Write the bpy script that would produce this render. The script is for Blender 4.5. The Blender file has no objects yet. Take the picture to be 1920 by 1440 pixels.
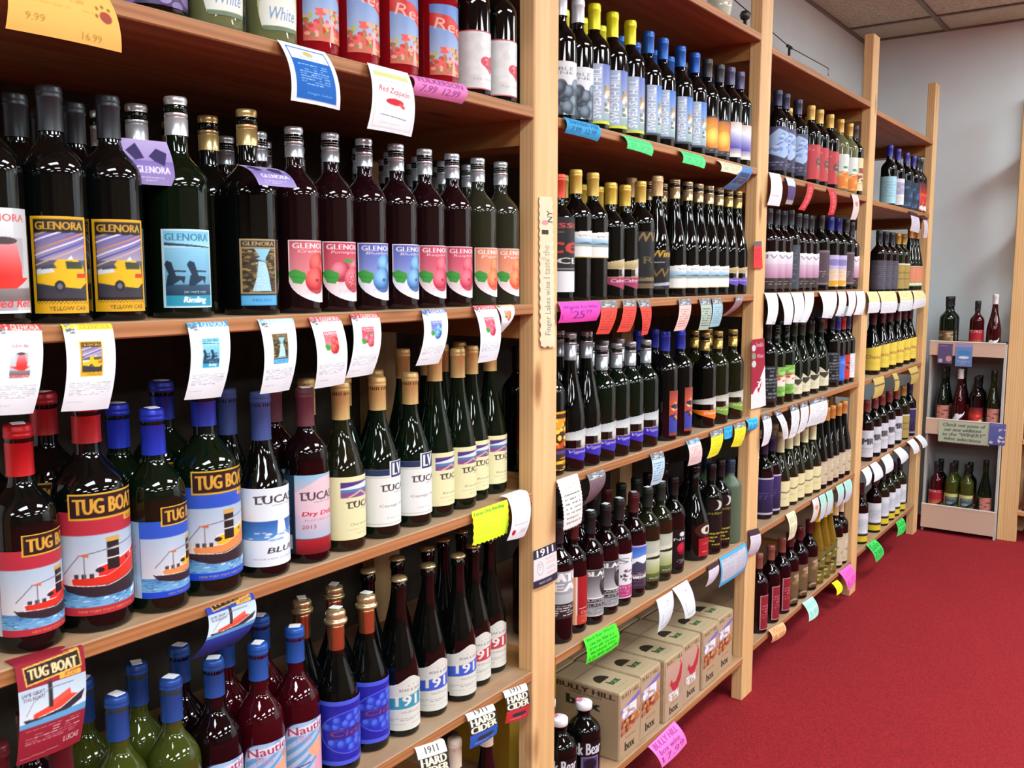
import bpy, bmesh, math, random
import numpy as np
from mathutils import Vector, Matrix
random.seed(7); RNG = np.random.RandomState(7)
SC = bpy.context.scene
# ------------------------------------------------------------------ camera
S = 1.06
YAW, PITCH, ROLL, FPX = math.radians(35.6157), math.radians(6.6564), math.radians(0.0336), 1735.68
CAM = np.array([S, 0.0, 1.2895717 * S])
_f = np.array([-math.sin(YAW) * math.cos(PITCH), math.cos(YAW) * math.cos(PITCH), -math.sin(PITCH)])
_r = np.array([math.cos(YAW), math.sin(YAW), 0.0]); _u = np.cross(_r, _f)
_c, _s = math.cos(ROLL), math.sin(ROLL)
_r, _u = _c * _r + _s * _u, -_s * _r + _c * _u
cd = bpy.data.cameras.new('camera'); cam = bpy.data.objects.new('camera', cd); SC.collection.objects.link(cam)
cd.sensor_width = 36.0; cd.lens = FPX / 1920 * 36.0; cd.clip_start = 0.02
M = Matrix(((_r[0], _u[0], -_f[0], CAM[0]), (_r[1], _u[1], -_f[1], CAM[1]), (_r[2], _u[2], -_f[2], CAM[2]), (0, 0, 0, 1)))
cam.matrix_world = M; SC.camera = cam
# ------------------------------------------------------------------ world, exposure
w = bpy.data.worlds.new('world'); SC.world = w; w.use_nodes = True
w.node_tree.nodes['Background'].inputs[0].default_value = (0.8, 0.9, 1, 1)
w.node_tree.nodes['Background'].inputs[1].default_value = 0.15
SC.view_settings.view_transform = 'Standard'; SC.view_settings.look = 'None'
SC.view_settings.exposure = 0.28; SC.view_settings.gamma = 1.0; SC.view_settings.use_curve_mapping = False
LIGHT_E = 27.0          # ceiling lamp diffusers
# ------------------------------------------------------------------ measuring from the photograph
def ray(a, b): return (a - 960) / FPX * _r - (b - 720) / FPX * _u + _f
def onx(a, b, x): d = ray(a, b); return CAM + (x - CAM[0]) / d[0] * d
def ony(a, b, y): d = ray(a, b); return CAM + (y - CAM[1]) / d[1] * d
def onz(a, b, z): d = ray(a, b); return CAM + (z - CAM[2]) / d[2] * d
# ------------------------------------------------------------------ objects
def hx(c):
    if isinstance(c, str):
        c = c.lstrip('#'); return np.array([int(c[i:i + 2], 16) / 255 for i in (0, 2, 4)])
    return np.array(c, float)
def lin(c):
    c = np.asarray(c, float); return np.where(c <= 0.04045, c / 12.92, ((c + 0.055) / 1.055) ** 2.4)
def link(o, parent=None):
    SC.collection.objects.link(o)
    if parent is not None: o.parent = parent
    return o
def tag(o, label=None, cat=None, group=None, kind=None):
    for k, v in (('label', label), ('category', cat), ('group', group), ('kind', kind)):
        if v: o[k] = v
    return o
def empty(name, loc=(0, 0, 0), rz=0):
    o = bpy.data.objects.new(name, None); o.empty_display_size = 0.05
    o.location = loc; o.rotation_euler = (0, 0, rz); return link(o)
def mesh_np(name, verts, faces, mat=None, smooth=False):
    me = bpy.data.meshes.new(name)
    verts = np.asarray(verts, np.float32)
    if isinstance(faces, np.ndarray):
        n = len(faces); k = faces.shape[1]
        me.vertices.add(len(verts)); me.vertices.foreach_set('co', verts.ravel())
        me.loops.add(n * k); me.loops.foreach_set('vertex_index', faces.astype(np.int32).ravel())
        me.polygons.add(n); me.polygons.foreach_set('loop_start', (np.arange(n) * k).astype(np.int32))
        me.update(calc_edges=True); me.validate()
    else:
        me.from_pydata([tuple(map(float, v)) for v in verts], [], [tuple(map(int, f)) for f in faces]); me.update()
    if smooth: me.polygons.foreach_set('use_smooth', [True] * len(me.polygons))
    if mat: me.materials.append(mat)
    return me
def bm_obj(name, fn, mat, parent=None, smooth=False, bevel=0):
    bm = bmesh.new(); fn(bm)
    if bevel: bmesh.ops.bevel(bm, geom=bm.edges[:], offset=bevel, segments=1, affect='EDGES')
    me = bpy.data.meshes.new(name); bm.to_mesh(me); bm.free(); me.materials.append(mat)
    if smooth: me.polygons.foreach_set('use_smooth', [True] * len(me.polygons))
    return link(bpy.data.objects.new(name, me), parent)
def add_box(bm, lo, hi):
    r = bmesh.ops.create_cube(bm, size=1)['verts']
    for v in r: v.co = Vector([lo[i] + (v.co[i] + 0.5) * (hi[i] - lo[i]) for i in range(3)])
    return r
def box(name, lo, hi, mat, parent=None, bevel=0.0):
    c = [(lo[i] + hi[i]) / 2 for i in range(3)]
    o = bm_obj(name, lambda bm: add_box(bm, [lo[i] - c[i] for i in range(3)], [hi[i] - c[i] for i in range(3)]), mat, parent, bevel=bevel)
    o.location = c; return o
def lathe(name, prof, mat, seg=28, smooth=True):
    n = len(prof); a = np.arange(seg) * 2 * math.pi / seg
    r = np.array([p[0] for p in prof]); z = np.array([p[1] for p in prof])
    V = np.stack([np.outer(r, np.cos(a)), np.outer(r, np.sin(a)), np.repeat(z[:, None], seg, 1)], -1).reshape(-1, 3)
    i, j = np.meshgrid(np.arange(n - 1), np.arange(seg), indexing='ij'); j2 = (j + 1) % seg
    F = np.stack([i * seg + j, i * seg + j2, (i + 1) * seg + j2, (i + 1) * seg + j], -1).reshape(-1, 4)
    return mesh_np(name, V, F, mat, smooth)
def tube(name, pts, r, mat, parent=None, seg=8):
    V = []; F = []; pts = [Vector(p) for p in pts]
    for k, p in enumerate(pts):
        d = (pts[min(k + 1, len(pts) - 1)] - pts[max(k - 1, 0)]).normalized()
        a = d.orthogonal().normalized(); b = d.cross(a)
        for q in range(seg):
            t = q * 2 * math.pi / seg; V.append(p + (a * math.cos(t) + b * math.sin(t)) * r)
    for k in range(len(pts) - 1):
        for q in range(seg): F.append((k * seg + q, k * seg + (q + 1) % seg, (k + 1) * seg + (q + 1) % seg, (k + 1) * seg + q))
    F.append(tuple(range(seg))[::-1]); F.append(tuple(range((len(pts) - 1) * seg, len(pts) * seg)))
    return link(bpy.data.objects.new(name, mesh_np(name, V, F, mat, True)), parent)
# ------------------------------------------------------------------ materials
def mat_new(name):
    m = bpy.data.materials.new(name); m.use_nodes = True; nt = m.node_tree
    return m, nt, nt.nodes['Principled BSDF']
_mc = {}
def plain(c, rough=0.5, metal=0.0, spec=0.5, trans=0.0, name=None, noise=0.0, coat=0.0):
    key = (tuple(np.round(hx(c), 3)), rough, metal, spec, trans, noise, coat)
    if key in _mc: return _mc[key]
    m, nt, b = mat_new(name or 'paint')
    l = lin(hx(c)); b.inputs['Base Color'].default_value = (*l, 1)
    b.inputs['Roughness'].default_value = rough; b.inputs['Metallic'].default_value = metal
    b.inputs['Specular IOR Level'].default_value = spec; b.inputs['Transmission Weight'].default_value = trans
    b.inputs['Coat Weight'].default_value = coat; b.inputs['Coat Roughness'].default_value = 0.05
    if noise:
        tc = nt.nodes.new('ShaderNodeTexCoord'); n = nt.nodes.new('ShaderNodeTexNoise'); n.inputs['Scale'].default_value = 60
        mx = nt.nodes.new('ShaderNodeMix'); mx.data_type = 'RGBA'
        mx.inputs[6].default_value = (*(l * (1 - noise)), 1); mx.inputs[7].default_value = (*np.minimum(l * (1 + noise), 1), 1)
        nt.links.new(tc.outputs['Object'], n.inputs['Vector']); nt.links.new(n.outputs['Fac'], mx.inputs[0]); nt.links.new(mx.outputs[2], b.inputs['Base Color'])
    _mc[key] = m; return m
def wood(name, c0, c1, axis, rough=0.55, worn=None):
    m, nt, b = mat_new(name); N = nt.nodes; L = nt.links
    tc = N.new('ShaderNodeTexCoord'); oi = N.new('ShaderNodeObjectInfo'); ad = N.new('ShaderNodeVectorMath')
    sc = N.new('ShaderNodeVectorMath'); sc.operation = 'SCALE'; sc.inputs[3].default_value = 13
    cb = N.new('ShaderNodeCombineXYZ')
    for i in range(3): L.new(oi.outputs['Random'], cb.inputs[i])
    L.new(cb.outputs[0], sc.inputs[0]); L.new(tc.outputs['Object'], ad.inputs[0]); L.new(sc.outputs[0], ad.inputs[1])
    mp = N.new('ShaderNodeMapping'); s = [26.0, 26.0, 26.0]; s[axis] = 1.3; mp.inputs['Scale'].default_value = s
    L.new(ad.outputs[0], mp.inputs['Vector'])
    n1 = N.new('ShaderNodeTexNoise'); n1.inputs['Scale'].default_value = 1.0; n1.inputs['Detail'].default_value = 4; n1.inputs['Distortion'].default_value = 0.6
    L.new(mp.outputs[0], n1.inputs['Vector'])
    wv = N.new('ShaderNodeTexWave'); wv.inputs['Scale'].default_value = 1.1; wv.inputs['Distortion'].default_value = 7; wv.inputs['Detail'].default_value = 2
    wv.bands_direction = 'XYZ'[(axis + 1) % 3]; L.new(mp.outputs[0], wv.inputs['Vector'])
    mx0 = N.new('ShaderNodeMix'); mx0.data_type = 'FLOAT'; mx0.inputs[0].default_value = 0.3
    L.new(n1.outputs['Fac'], mx0.inputs[2]); L.new(wv.outputs['Fac'], mx0.inputs[3])
    cr = N.new('ShaderNodeValToRGB'); cr.color_ramp.elements[0].position = 0.25; cr.color_ramp.elements[1].position = 0.75
    cr.color_ramp.elements[0].color = (*lin(hx(c0)), 1); cr.color_ramp.elements[1].color = (*lin(hx(c1)), 1)
    L.new(mx0.outputs[0], cr.inputs[0])
    # knots
    mk = N.new('ShaderNodeMapping'); s = [7.0, 7.0, 7.0]; s[axis] = 2.2; mk.inputs['Scale'].default_value = s; L.new(ad.outputs[0], mk.inputs['Vector'])
    vo = N.new('ShaderNodeTexVoronoi'); vo.inputs['Scale'].default_value = 1.0; L.new(mk.outputs[0], vo.inputs['Vector'])
    kr = N.new('ShaderNodeValToRGB'); kr.color_ramp.elements[0].position = 0.05; kr.color_ramp.elements[1].position = 0.13
    kr.color_ramp.elements[0].color = (0.42, 0.3, 0.22, 1); kr.color_ramp.elements[1].color = (1, 1, 1, 1); L.new(vo.outputs['Distance'], kr.inputs[0])
    mu = N.new('ShaderNodeMix'); mu.data_type = 'RGBA'; mu.blend_type = 'MULTIPLY'; mu.inputs[0].default_value = 1
    L.new(cr.outputs[0], mu.inputs[6]); L.new(kr.outputs[0], mu.inputs[7]); out = mu.outputs[2]
    if worn:   # dusty greyish wear on upward faces
        g = N.new('ShaderNodeNewGeometry'); sx = N.new('ShaderNodeSeparateXYZ'); L.new(g.outputs['Normal'], sx.inputs[0])
        n2 = N.new('ShaderNodeTexNoise'); n2.inputs['Scale'].default_value = 14; n2.inputs['Detail'].default_value = 6; L.new(tc.outputs['Object'], n2.inputs['Vector'])
        m2 = N.new('ShaderNodeMath'); m2.operation = 'MULTIPLY'; m2.use_clamp = True; L.new(sx.outputs[2], m2.inputs[0]); L.new(n2.outputs['Fac'], m2.inputs[1])
        m3 = N.new('ShaderNodeMix'); m3.data_type = 'RGBA'; L.new(m2.outputs[0], m3.inputs[0]); L.new(out, m3.inputs[6]); m3.inputs[7].default_value = (*lin(hx(worn)), 1); out = m3.outputs[2]
    L.new(out, b.inputs['Base Color']); b.inputs['Roughness'].default_value = rough; b.inputs['Specular IOR Level'].default_value = 0.35
    bp = N.new('ShaderNodeBump'); bp.inputs['Strength'].default_value = 0.12; bp.inputs['Distance'].default_value = 0.002
    L.new(n1.outputs['Fac'], bp.inputs['Height']); L.new(bp.outputs[0], b.inputs['Normal'])
    return m
def noisy(name, c0, c1, scale, rough=0.9, bump=0.3, dist=0.004, detail=4):
    m, nt, b = mat_new(name); N = nt.nodes; L = nt.links
    tc = N.new('ShaderNodeTexCoord'); n = N.new('ShaderNodeTexNoise'); n.inputs['Scale'].default_value = scale; n.inputs['Detail'].default_value = detail
    L.new(tc.outputs['Object'], n.inputs['Vector']); cr = N.new('ShaderNodeValToRGB')
    cr.color_ramp.elements[0].position = 0.3; cr.color_ramp.elements[1].position = 0.7
    cr.color_ramp.elements[0].color = (*lin(hx(c0)), 1); cr.color_ramp.elements[1].color = (*lin(hx(c1)), 1)
    L.new(n.outputs['Fac'], cr.inputs[0]); L.new(cr.outputs[0], b.inputs['Base Color']); b.inputs['Roughness'].default_value = rough
    b.inputs['Specular IOR Level'].default_value = 0.2
    bp = N.new('ShaderNodeBump'); bp.inputs['Strength'].default_value = bump; bp.inputs['Distance'].default_value = dist
    L.new(n.outputs['Fac'], bp.inputs['Height']); L.new(bp.outputs[0], b.inputs['Normal'])
    return m
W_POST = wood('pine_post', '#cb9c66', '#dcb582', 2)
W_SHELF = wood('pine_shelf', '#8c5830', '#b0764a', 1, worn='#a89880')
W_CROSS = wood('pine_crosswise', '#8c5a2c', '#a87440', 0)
CARPET = noisy('red_carpet', '#640e15', '#a6242b', 330, 0.95, 0.6, 0.006, 6)
WALL = noisy('grey_white_wall', '#d6dde0', '#dde4e7', 3, 0.85, 0.0)
TILE = noisy('ceiling_tile', '#a09886', '#c6bfac', 55, 0.95, 0.5, 0.004, 8)
METAL_DARK = plain('#3a3a3c', 0.4, 0.8); GRID = plain('#6d655c', 0.5, 0.0, name='ceiling_grid_metal')
PRINT, _nt, _b = mat_new('printed_paper')
_a = _nt.nodes.new('ShaderNodeAttribute'); _a.attribute_name = 'print'; _nt.links.new(_a.outputs['Color'], _b.inputs['Base Color'])
_b.inputs['Roughness'].default_value = 0.42; _b.inputs['Specular IOR Level'].default_value = 0.35
PAPER, _nt, _b = mat_new('card_paper')
_a = _nt.nodes.new('ShaderNodeAttribute'); _a.attribute_name = 'print'; _nt.links.new(_a.outputs['Color'], _b.inputs['Base Color'])
_b.inputs['Roughness'].default_value = 0.7; _b.inputs['Specular IOR Level'].default_value = 0.2
def glass(c, trans=0.0, rough=0.035):
    m = plain(c, rough, 0, 0.42, trans, 'bottle_glass'); return m
G = dict(black=glass('#060807'), green=glass('#061208'), olive=glass('#17180a'), wine=glass('#0e0406'), red=glass('#34040a', 0.05),
         rose=glass('#160609'), clear=glass('#a7a86a', 0.6), amber=glass('#8a6410', 0.4), frost=plain('#4b5c48', 0.45, 0, 0.4, 0, 'frosted_glass'),
         red2=glass('#8c0e16', 0.1), lime=glass('#4c561c', 0.5), pale=glass('#77784e', 0.3), peach=glass('#26261a'))
# ------------------------------------------------------------------ print canvas (numbers only, drawn by this script)
_tc = {}
def text_tris(s):
    if s in _tc: return _tc[s]
    cu = bpy.data.curves.new('t', 'FONT'); cu.body = s; cu.resolution_u = 2
    o = bpy.data.objects.new('t', cu); SC.collection.objects.link(o)
    bpy.context.view_layer.update()
    me = o.to_mesh(); me.calc_loop_triangles()
    V = np.array([v.co[:2] for v in me.vertices]).reshape(-1, 2); T = np.array([t.vertices[:] for t in me.loop_triangles]).reshape(-1, 3)
    o.to_mesh_clear(); bpy.data.objects.remove(o); bpy.data.curves.remove(cu)
    if len(V):
        lo = V.min(0); hi = V.max(0); V = (V - lo) / np.maximum(hi - lo, 1e-6)
    _tc[s] = (V, T); return _tc[s]
class Cv:
    def __init__(s, w, h, bg):
        s.w, s.h = max(6, int(w)), max(6, int(h)); s.W, s.H = s.w * 2, s.h * 2
        s.a = np.tile(hx(bg), (s.H, s.W, 1)).astype(float); s.m = np.ones((s.H, s.W), bool)
        s.x, s.y = np.meshgrid((np.arange(s.W) + .5) / s.W, (np.arange(s.H) + .5) / s.H)
        s.asp = s.w / s.h
    def rect(s, x0, y0, x1, y1, c): s.a[(s.x >= x0) & (s.x < x1) & (s.y >= y0) & (s.y < y1)] = hx(c)
    def frame(s, x0, y0, x1, y1, t, c):
        ty = t * s.asp
        for q in ((x0, y0, x1, y0 + ty), (x0, y1 - ty, x1, y1), (x0, y0, x0 + t, y1), (x1 - t, y0, x1, y1)): s.rect(*q, c)
    def ell(s, cx, cy, rx, ry, c): s.a[((s.x - cx) / rx) ** 2 + ((s.y - cy) / ry) ** 2 < 1] = hx(c)
    def ball(s, cx, cy, rx, c, c2):
        ry = rx * s.asp; d = ((s.x - cx) / rx) ** 2 + ((s.y - cy) / ry) ** 2; k = d < 1
        t = np.clip(((s.x - cx + .3 * rx) / rx) ** 2 + ((s.y - cy + .3 * ry) / ry) ** 2, 0, 1)[..., None]
        s.a[k] = (hx(c2) * (1 - t) + hx(c) * t)[k]
    def inpoly(s, pts):
        k = np.zeros_like(s.m); n = len(pts)
        for i in range(n):
            (x0, y0), (x1, y1) = pts[i], pts[(i + 1) % n]
            if y0 == y1: continue
            k ^= ((s.y < y0) != (s.y < y1)) & (s.x < (x1 - x0) * (s.y - y0) / (y1 - y0) + x0)
        return k
    def poly(s, pts, c): s.a[s.inpoly(pts)] = hx(c)
    def line(s, pts, t, c):
        X = s.x * s.asp; P = [(p[0] * s.asp, p[1]) for p in pts]; t = t * s.asp
        for (x0, y0), (x1, y1) in zip(P, P[1:]):
            dx, dy = x1 - x0, y1 - y0; q = np.clip(((X - x0) * dx + (s.y - y0) * dy) / (dx * dx + dy * dy + 1e-12), 0, 1)
            s.a[(X - x0 - q * dx) ** 2 + (s.y - y0 - q * dy) ** 2 < (t / 2) ** 2] = hx(c)
    def grad(s, x0, y0, x1, y1, c0, c1):
        k = (s.x >= x0) & (s.x < x1) & (s.y >= y0) & (s.y < y1); t = ((s.y - y0) / (y1 - y0))[..., None]
        s.a[k] = (hx(c0) * (1 - t) + hx(c1) * t)[k]
    def blot(s, x0, y0, x1, y1, cols, n, rx=.06, ry=.04, seed=1):
        r = random.Random(seed)
        k = (s.x >= x0) & (s.x < x1) & (s.y >= y0) & (s.y < y1)
        for i in range(n):
            cx, cy = r.uniform(x0, x1), r.uniform(y0, y1); a, b = rx * r.uniform(.4, 1), ry * r.uniform(.4, 1)
            s.a[k & (((s.x - cx) / a) ** 2 + ((s.y - cy) / b) ** 2 < 1)] = hx(r.choice(cols))
    def text(s, x, y, w, h, t, c, shear=0., bold=0., rot=0.):
        V, T = text_tris(t)
        if not len(V): return
        col = hx(c)
        for off in ([0.] if not bold else [-bold, 0., bold]):
            P = V.copy(); P[:, 1] = 1 - P[:, 1]
            if rot == 90: P = np.stack([P[:, 1], 1 - P[:, 0]], -1)      # reads upwards
            if rot == -90: P = np.stack([1 - P[:, 1], P[:, 0]], -1)
            X = (x + w * P[:, 0] + shear * (1 - P[:, 1]) * h + off) * s.W; Y = (y + h * P[:, 1]) * s.H
            if rot and rot not in (90, -90):
                cx, cy = X.mean(), Y.mean(); r = math.radians(rot); X, Y = cx + (X - cx) * math.cos(r) + (Y - cy) * math.sin(r), cy - (X - cx) * math.sin(r) + (Y - cy) * math.cos(r)
            for tr in T:
                ax, bx, cx = X[tr]; ay, by, cy = Y[tr]
                x0, x1 = int(max(0, min(ax, bx, cx) - .5)), int(min(s.W - 1, max(ax, bx, cx) + .5)); y0, y1 = int(max(0, min(ay, by, cy) - .5)), int(min(s.H - 1, max(ay, by, cy) + .5))
                if x1 < x0 or y1 < y0: continue
                den = (by - cy) * (ax - cx) + (cx - bx) * (ay - cy)
                if abs(den) < 1e-9: continue
                gx, gy = np.meshgrid(np.arange(x0, x1 + 1) + .5, np.arange(y0, y1 + 1) + .5)
                l1 = ((by - cy) * (gx - cx) + (cx - bx) * (gy - cy)) / den; l2 = ((cy - ay) * (gx - cx) + (ax - cx) * (gy - cy)) / den
                k = (l1 >= -.02) & (l2 >= -.02) & (l1 + l2 <= 1.02)
                s.a[y0:y1 + 1, x0:x1 + 1][k] = col
    def scrib(s, x0, y0, x1, y1, n, c, seed=0, th=.4, dens=.8):
        r = random.Random(seed); dy = (y1 - y0) / n
        for i in range(n):
            x = x0; end = x1 - (r.uniform(0, .3) * (x1 - x0) if i == n - 1 else r.uniform(0, .06) * (x1 - x0))
            while x < end:
                l = r.uniform(.04, .14) * (x1 - x0)
                if r.random() < dens: s.rect(x, y0 + i * dy, min(x + l, end), y0 + i * dy + dy * th * r.uniform(.7, 1), c)
                x += l + .022 * (x1 - x0)
    def deckle(s, n=14, sides='b', d=.012):
        if 'b' in sides: s.m &= s.y < 1 - d * (1 + np.sin(s.x * n * 2 * math.pi)) 
        if 't' in sides: s.m &= s.y > d * (1 + np.sin(s.x * n * 2 * math.pi))
        e = d / s.asp; q = n / s.asp
        if 'l' in sides: s.m &= s.x > e * (1 + np.sin(s.y * q * 2 * math.pi))
        if 'r' in sides: s.m &= s.x < 1 - e * (1 + np.sin(s.y * q * 2 * math.pi))
    def out(s):
        a = s.a.reshape(s.h, 2, s.w, 2, 3).mean((1, 3)); m = s.m.reshape(s.h, 2, s.w, 2).mean((1, 3)) > .45
        return a, m
def paint_mesh(name, P, cv, mat):
    """P: (h,w,3) points, one per canvas cell."""
    a, m = cv.out(); h, w = m.shape
    me_idx = np.arange(h * w).reshape(h, w)
    f = np.stack([me_idx[1:, :-1], me_idx[1:, 1:], me_idx[:-1, 1:], me_idx[:-1, :-1]], -1)
    keep = m[1:, :-1] & m[1:, 1:] & m[:-1, 1:] & m[:-1, :-1]; F = f[keep]
    used = np.unique(F); mp = np.full(h * w, -1); mp[used] = np.arange(len(used))
    V = P.reshape(-1, 3)[used]; me = mesh_np(name, V, mp[F], mat, True)
    at = me.attributes.new('print', 'FLOAT_COLOR', 'POINT')
    col = np.ones((len(used), 4), np.float32); col[:, :3] = lin(a.reshape(-1, 3)[used]) * 0.86
    at.data.foreach_set('color', col.ravel()); return me
DES = {}
def design(name, bg):
    def dec(fn): DES[name] = (bg, fn); return fn
    return dec
def canvas(name, w_m, h_m, dens):
    bg, fn = DES[name]; cv = Cv(w_m * dens, h_m * dens, bg); fn(cv); return cv
_lm = {}
def label_mesh(name, W, H, R, dens, z0):
    key = (name, W, H, R, dens, z0)
    if key in _lm: return _lm[key]
    cv = canvas(name, W, H, dens); h, w = cv.h, cv.w
    a = (np.linspace(0, 1, w) - .5) * W / R; z = z0 + H * (1 - np.linspace(0, 1, h))
    A, Zz = np.meshgrid(a, z); rr = R + .0007
    me = paint_mesh('front_label', np.stack([rr * np.cos(A), rr * np.sin(A), Zz], -1), cv, PRINT)
    _lm[key] = me; return me
# ------------------------------------------------------------------ printed designs
def cab(c, x, y, k):      # yellow cab seen from behind three-quarter
    c.poly([(x, y + .10 * k), (x + .30 * k, y + .06 * k), (x + .42 * k, y - .02 * k), (x + .80 * k, y - .02 * k), (x + .95 * k, y + .08 * k), (x + 1.0 * k, y + .26 * k), (x + .85 * k, y + .33 * k), (x + .35 * k, y + .30 * k), (x, y + .26 * k)], '#e8b818')
    c.poly([(x, y + .10 * k), (x + .30 * k, y + .06 * k), (x + .36 * k, y + .13 * k), (x, y + .16 * k)], '#d8dce0')
    c.poly([(x + .56 * k, y), (x + .88 * k, y + .01 * k), (x + .92 * k, y + .09 * k), (x + .58 * k, y + .09 * k)], '#3c4636')
    c.poly([(x + .10 * k, y + .07 * k), (x + .34 * k, y + .03 * k), (x + .40 * k, y + .08 * k), (x + .1 * k, y + .1 * k)], '#4a4c58')
    c.ell(x + .44 * k, y + .30 * k, .10 * k, .07 * k, '#26262c'); c.ell(x + .44 * k, y + .30 * k, .05 * k, .035 * k, '#707078')
    c.rect(x + .78 * k, y + .15 * k, x + .97 * k, y + .20 * k, '#d83a20'); c.poly([(x + .6 * k, y - .02 * k), (x + .68 * k, y - .07 * k), (x + .72 * k, y - .02 * k)], '#dfe6ea')
def taxi(c, title=True):
    c.rect(.07, .035, .95, .87, '#221a18'); c.text(.11, .06, .80, .075, 'GLENORA', '#c99a2c', bold=.008)
    c.rect(.09, .17, .94, .84, '#5a5c68'); c.grad(.09, .17, .94, .45, '#6a60a8', '#a89cb0')
    for i in range(9): c.line([(.09, .50 - i * .05), (.94, .30 - i * .045)], .03, ['#c8a8a0', '#5858a0', '#e0d8e0', '#c88860', '#807890', '#e8e4ea', '#b09858', '#d0c8dc', '#6a5c90'][i])
    c.rect(.0, .0, 1, .035, '#e0a818'); c.rect(.07, .035, .95, .165, '#221a18'); c.text(.11, .06, .80, .08, 'GLENORA', '#c99a2c', bold=.008)
    c.grad(.09, .70, .94, .84, '#33343e', '#3c3640'); cab(c, .09, .46, .86); c.rect(.95, 0, 1, 1, '#e0a818')
    for i in range(30): c.rect(.07 + i * .03, .875 + (i % 2) * .012, .085 + i * .03, .887 + (i % 2) * .012, '#3a2c18')
    c.text(.28, .925, .62, .04, 'YELLOW CAB', '#4a3414')
@design('taxi', '#e0a818')
def _(c): taxi(c)
@design('drink', '#c9cdd0')
def _(c):
    c.grad(0, 0, .7, 1, '#e4e8ea', '#a4a4a8'); c.text(.1, .06, .8, .07, 'GLENORA', '#d06060', bold=.005)
    c.grad(.3, .30, .82, .66, '#e09aa0', '#d82a24'); c.poly([(.26, .28), (.42, .28), (.33, .5), (.26, .66)], '#bcbcc0'); c.poly([(.86, .28), (.72, .28), (.80, .5), (.86, .66)], '#b4aeb0')
    c.ell(.55, .31, .2, .035, '#4a3c40'); c.poly([(0, .66), (.95, .66), (.7, .76), (.45, .76)], '#e03028'); c.grad(0, .76, 1, .88, '#8c8080', '#6c6466')
    c.text(.05, .86, .9, .08, 'Bobsled Red', '#d83838', shear=.3, bold=.006); c.rect(0, .97, 1, 1, '#e8e8e8')
@design('chairs', '#c8e4f0')
def _(c):
    c.grad(.05, .03, .96, .2, '#78c4e4', '#9cd8ee'); c.text(.08, .06, .84, .09, 'GLENORA', '#3a7c9c', bold=.005)
    c.poly([(.06, .17), (.4, .19), (.96, .22), (.96, .235), (.06, .21)], '#2a4c64'); c.grad(.06, .235, .96, .70, '#8ccce8', '#6aa4c4')
    c.scrib(.06, .3, .96, .6, 22, '#7cb8d8', 3, .3, .6); c.grad(.06, .70, .96, .84, '#33566e', '#1e3c54')
    for dx in (-.03, .38):
        c.poly([(.08 + dx, .45), (.13 + dx, .40), (.22 + dx, .42), (.30 + dx, .60), (.18 + dx, .60)], '#1e3448'); c.poly([(.14 + dx, .58), (.46 + dx, .60), (.43 + dx, .70), (.38 + dx, .64), (.2 + dx, .72), (.1 + dx, .72)], '#1e3448')
        c.line([(.22 + dx, .53), (.46 + dx, .535)], .03, '#1e3448')
    c.text(.4, .785, .42, .025, 'DRY WHITE WINE', '#e8f0f0'); c.rect(.06, .84, .96, .975, '#2898b8'); c.text(.38, .855, .42, .1, 'Riesling', '#f4fafa', shear=.3, bold=.008)
@design('falls', '#000000')
def _(c):
    c.rect(0, 0, 1, .82, '#a89068'); c.rect(.05, .03, .95, .125, '#2c2418'); c.text(.09, .045, .82, .06, 'GLENORA', '#b8a070', bold=.006)
    c.rect(.06, .15, .94, .80, '#453824'); c.blot(.06, .15, .94, .8, ['#6a5630', '#2a2216', '#8a7444', '#1e1a14', '#a08850'], 160, .09, .02, 5)
    c.poly([(.36, .15), (.80, .15), (.66, .28), (.64, .34), (.40, .30), (.5, .27)], '#8cc8e8'); c.poly([(.46, .33), (.64, .35), (.72, .5), (.80, .78), (.30, .78), (.42, .55)], '#a8d8ec')
    c.scrib(.4, .36, .7, .78, 26, '#e0f0f8', 2, .4, .5); c.rect(0, .84, 1, 1, '#3888b8'); c.rect(.03, .85, .97, .985, '#5aaee0'); c.text(.3, .895, .5, .04, 'RIESLING', '#2c6c9c')
def fruit(bg, top, ball, ball2, leaf=True, script='Cranberry', kind=0):
    def f(c):
        c.grad(0, 0, 1, .62, bg, top); c.grad(0, .60, 1, 1, '#eac8cc' if kind != 1 else '#dfe2f2', '#f4eef0'); c.rect(0, 0, 1, .02, '#f2e6e8'); c.rect(0, 0, .03, .6, '#efe2e4')
        c.text(.1, .05, 1.0, .085, 'GLENORA', '#f6eeee', bold=.006); c.text(.2, .155, .85, .06, script, '#f4e6e8', shear=.3)
        if kind == 2:
            c.ball(.42, .50, .24, ball, ball2); c.ball(.85, .42, .2, ball, ball2); c.ball(.80, .63, .30, '#b03040', '#e8808c'); c.blot(.62, .53, .98, .74, ['#8c1020', '#d85060', '#f0c0c0', '#c02838'], 60, .035, .015, 4); c.poly([(.45, .32), (.62, .27), (.68, .33), (.85, .26), (.75, .35), (.6, .36)], '#3c9c48')
        else:
            c.ball(.72, .38, .26, ball, ball2); c.ball(.95, .50, .24, ball, ball2); c.ball(.66, .64, .30, ball, ball2); c.ell(.68, .64, .06, .03, ball)
        if leaf: c.poly([(-.02, .52), (.14, .46), (.36, .52), (.38, .60), (.28, .70), (.1, .68)], '#3c9c3c'); c.line([(.02, .58), (.34, .6)], .015, '#2c7c2c')
        c.scrib(.35, .80, .9, .86, 4, '#caa0a8' if kind != 1 else '#a0a8d0', 2)
        c.m &= ~((c.y > .62) & ((np.clip((.85 - c.x) / .85, 0, 1)) ** 2 + ((c.y - .62) / .38) ** 2 > 1)) | ((c.y > .62) & (c.y < .69) & (c.x < .25) & (c.x > .05))
    return f
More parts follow.
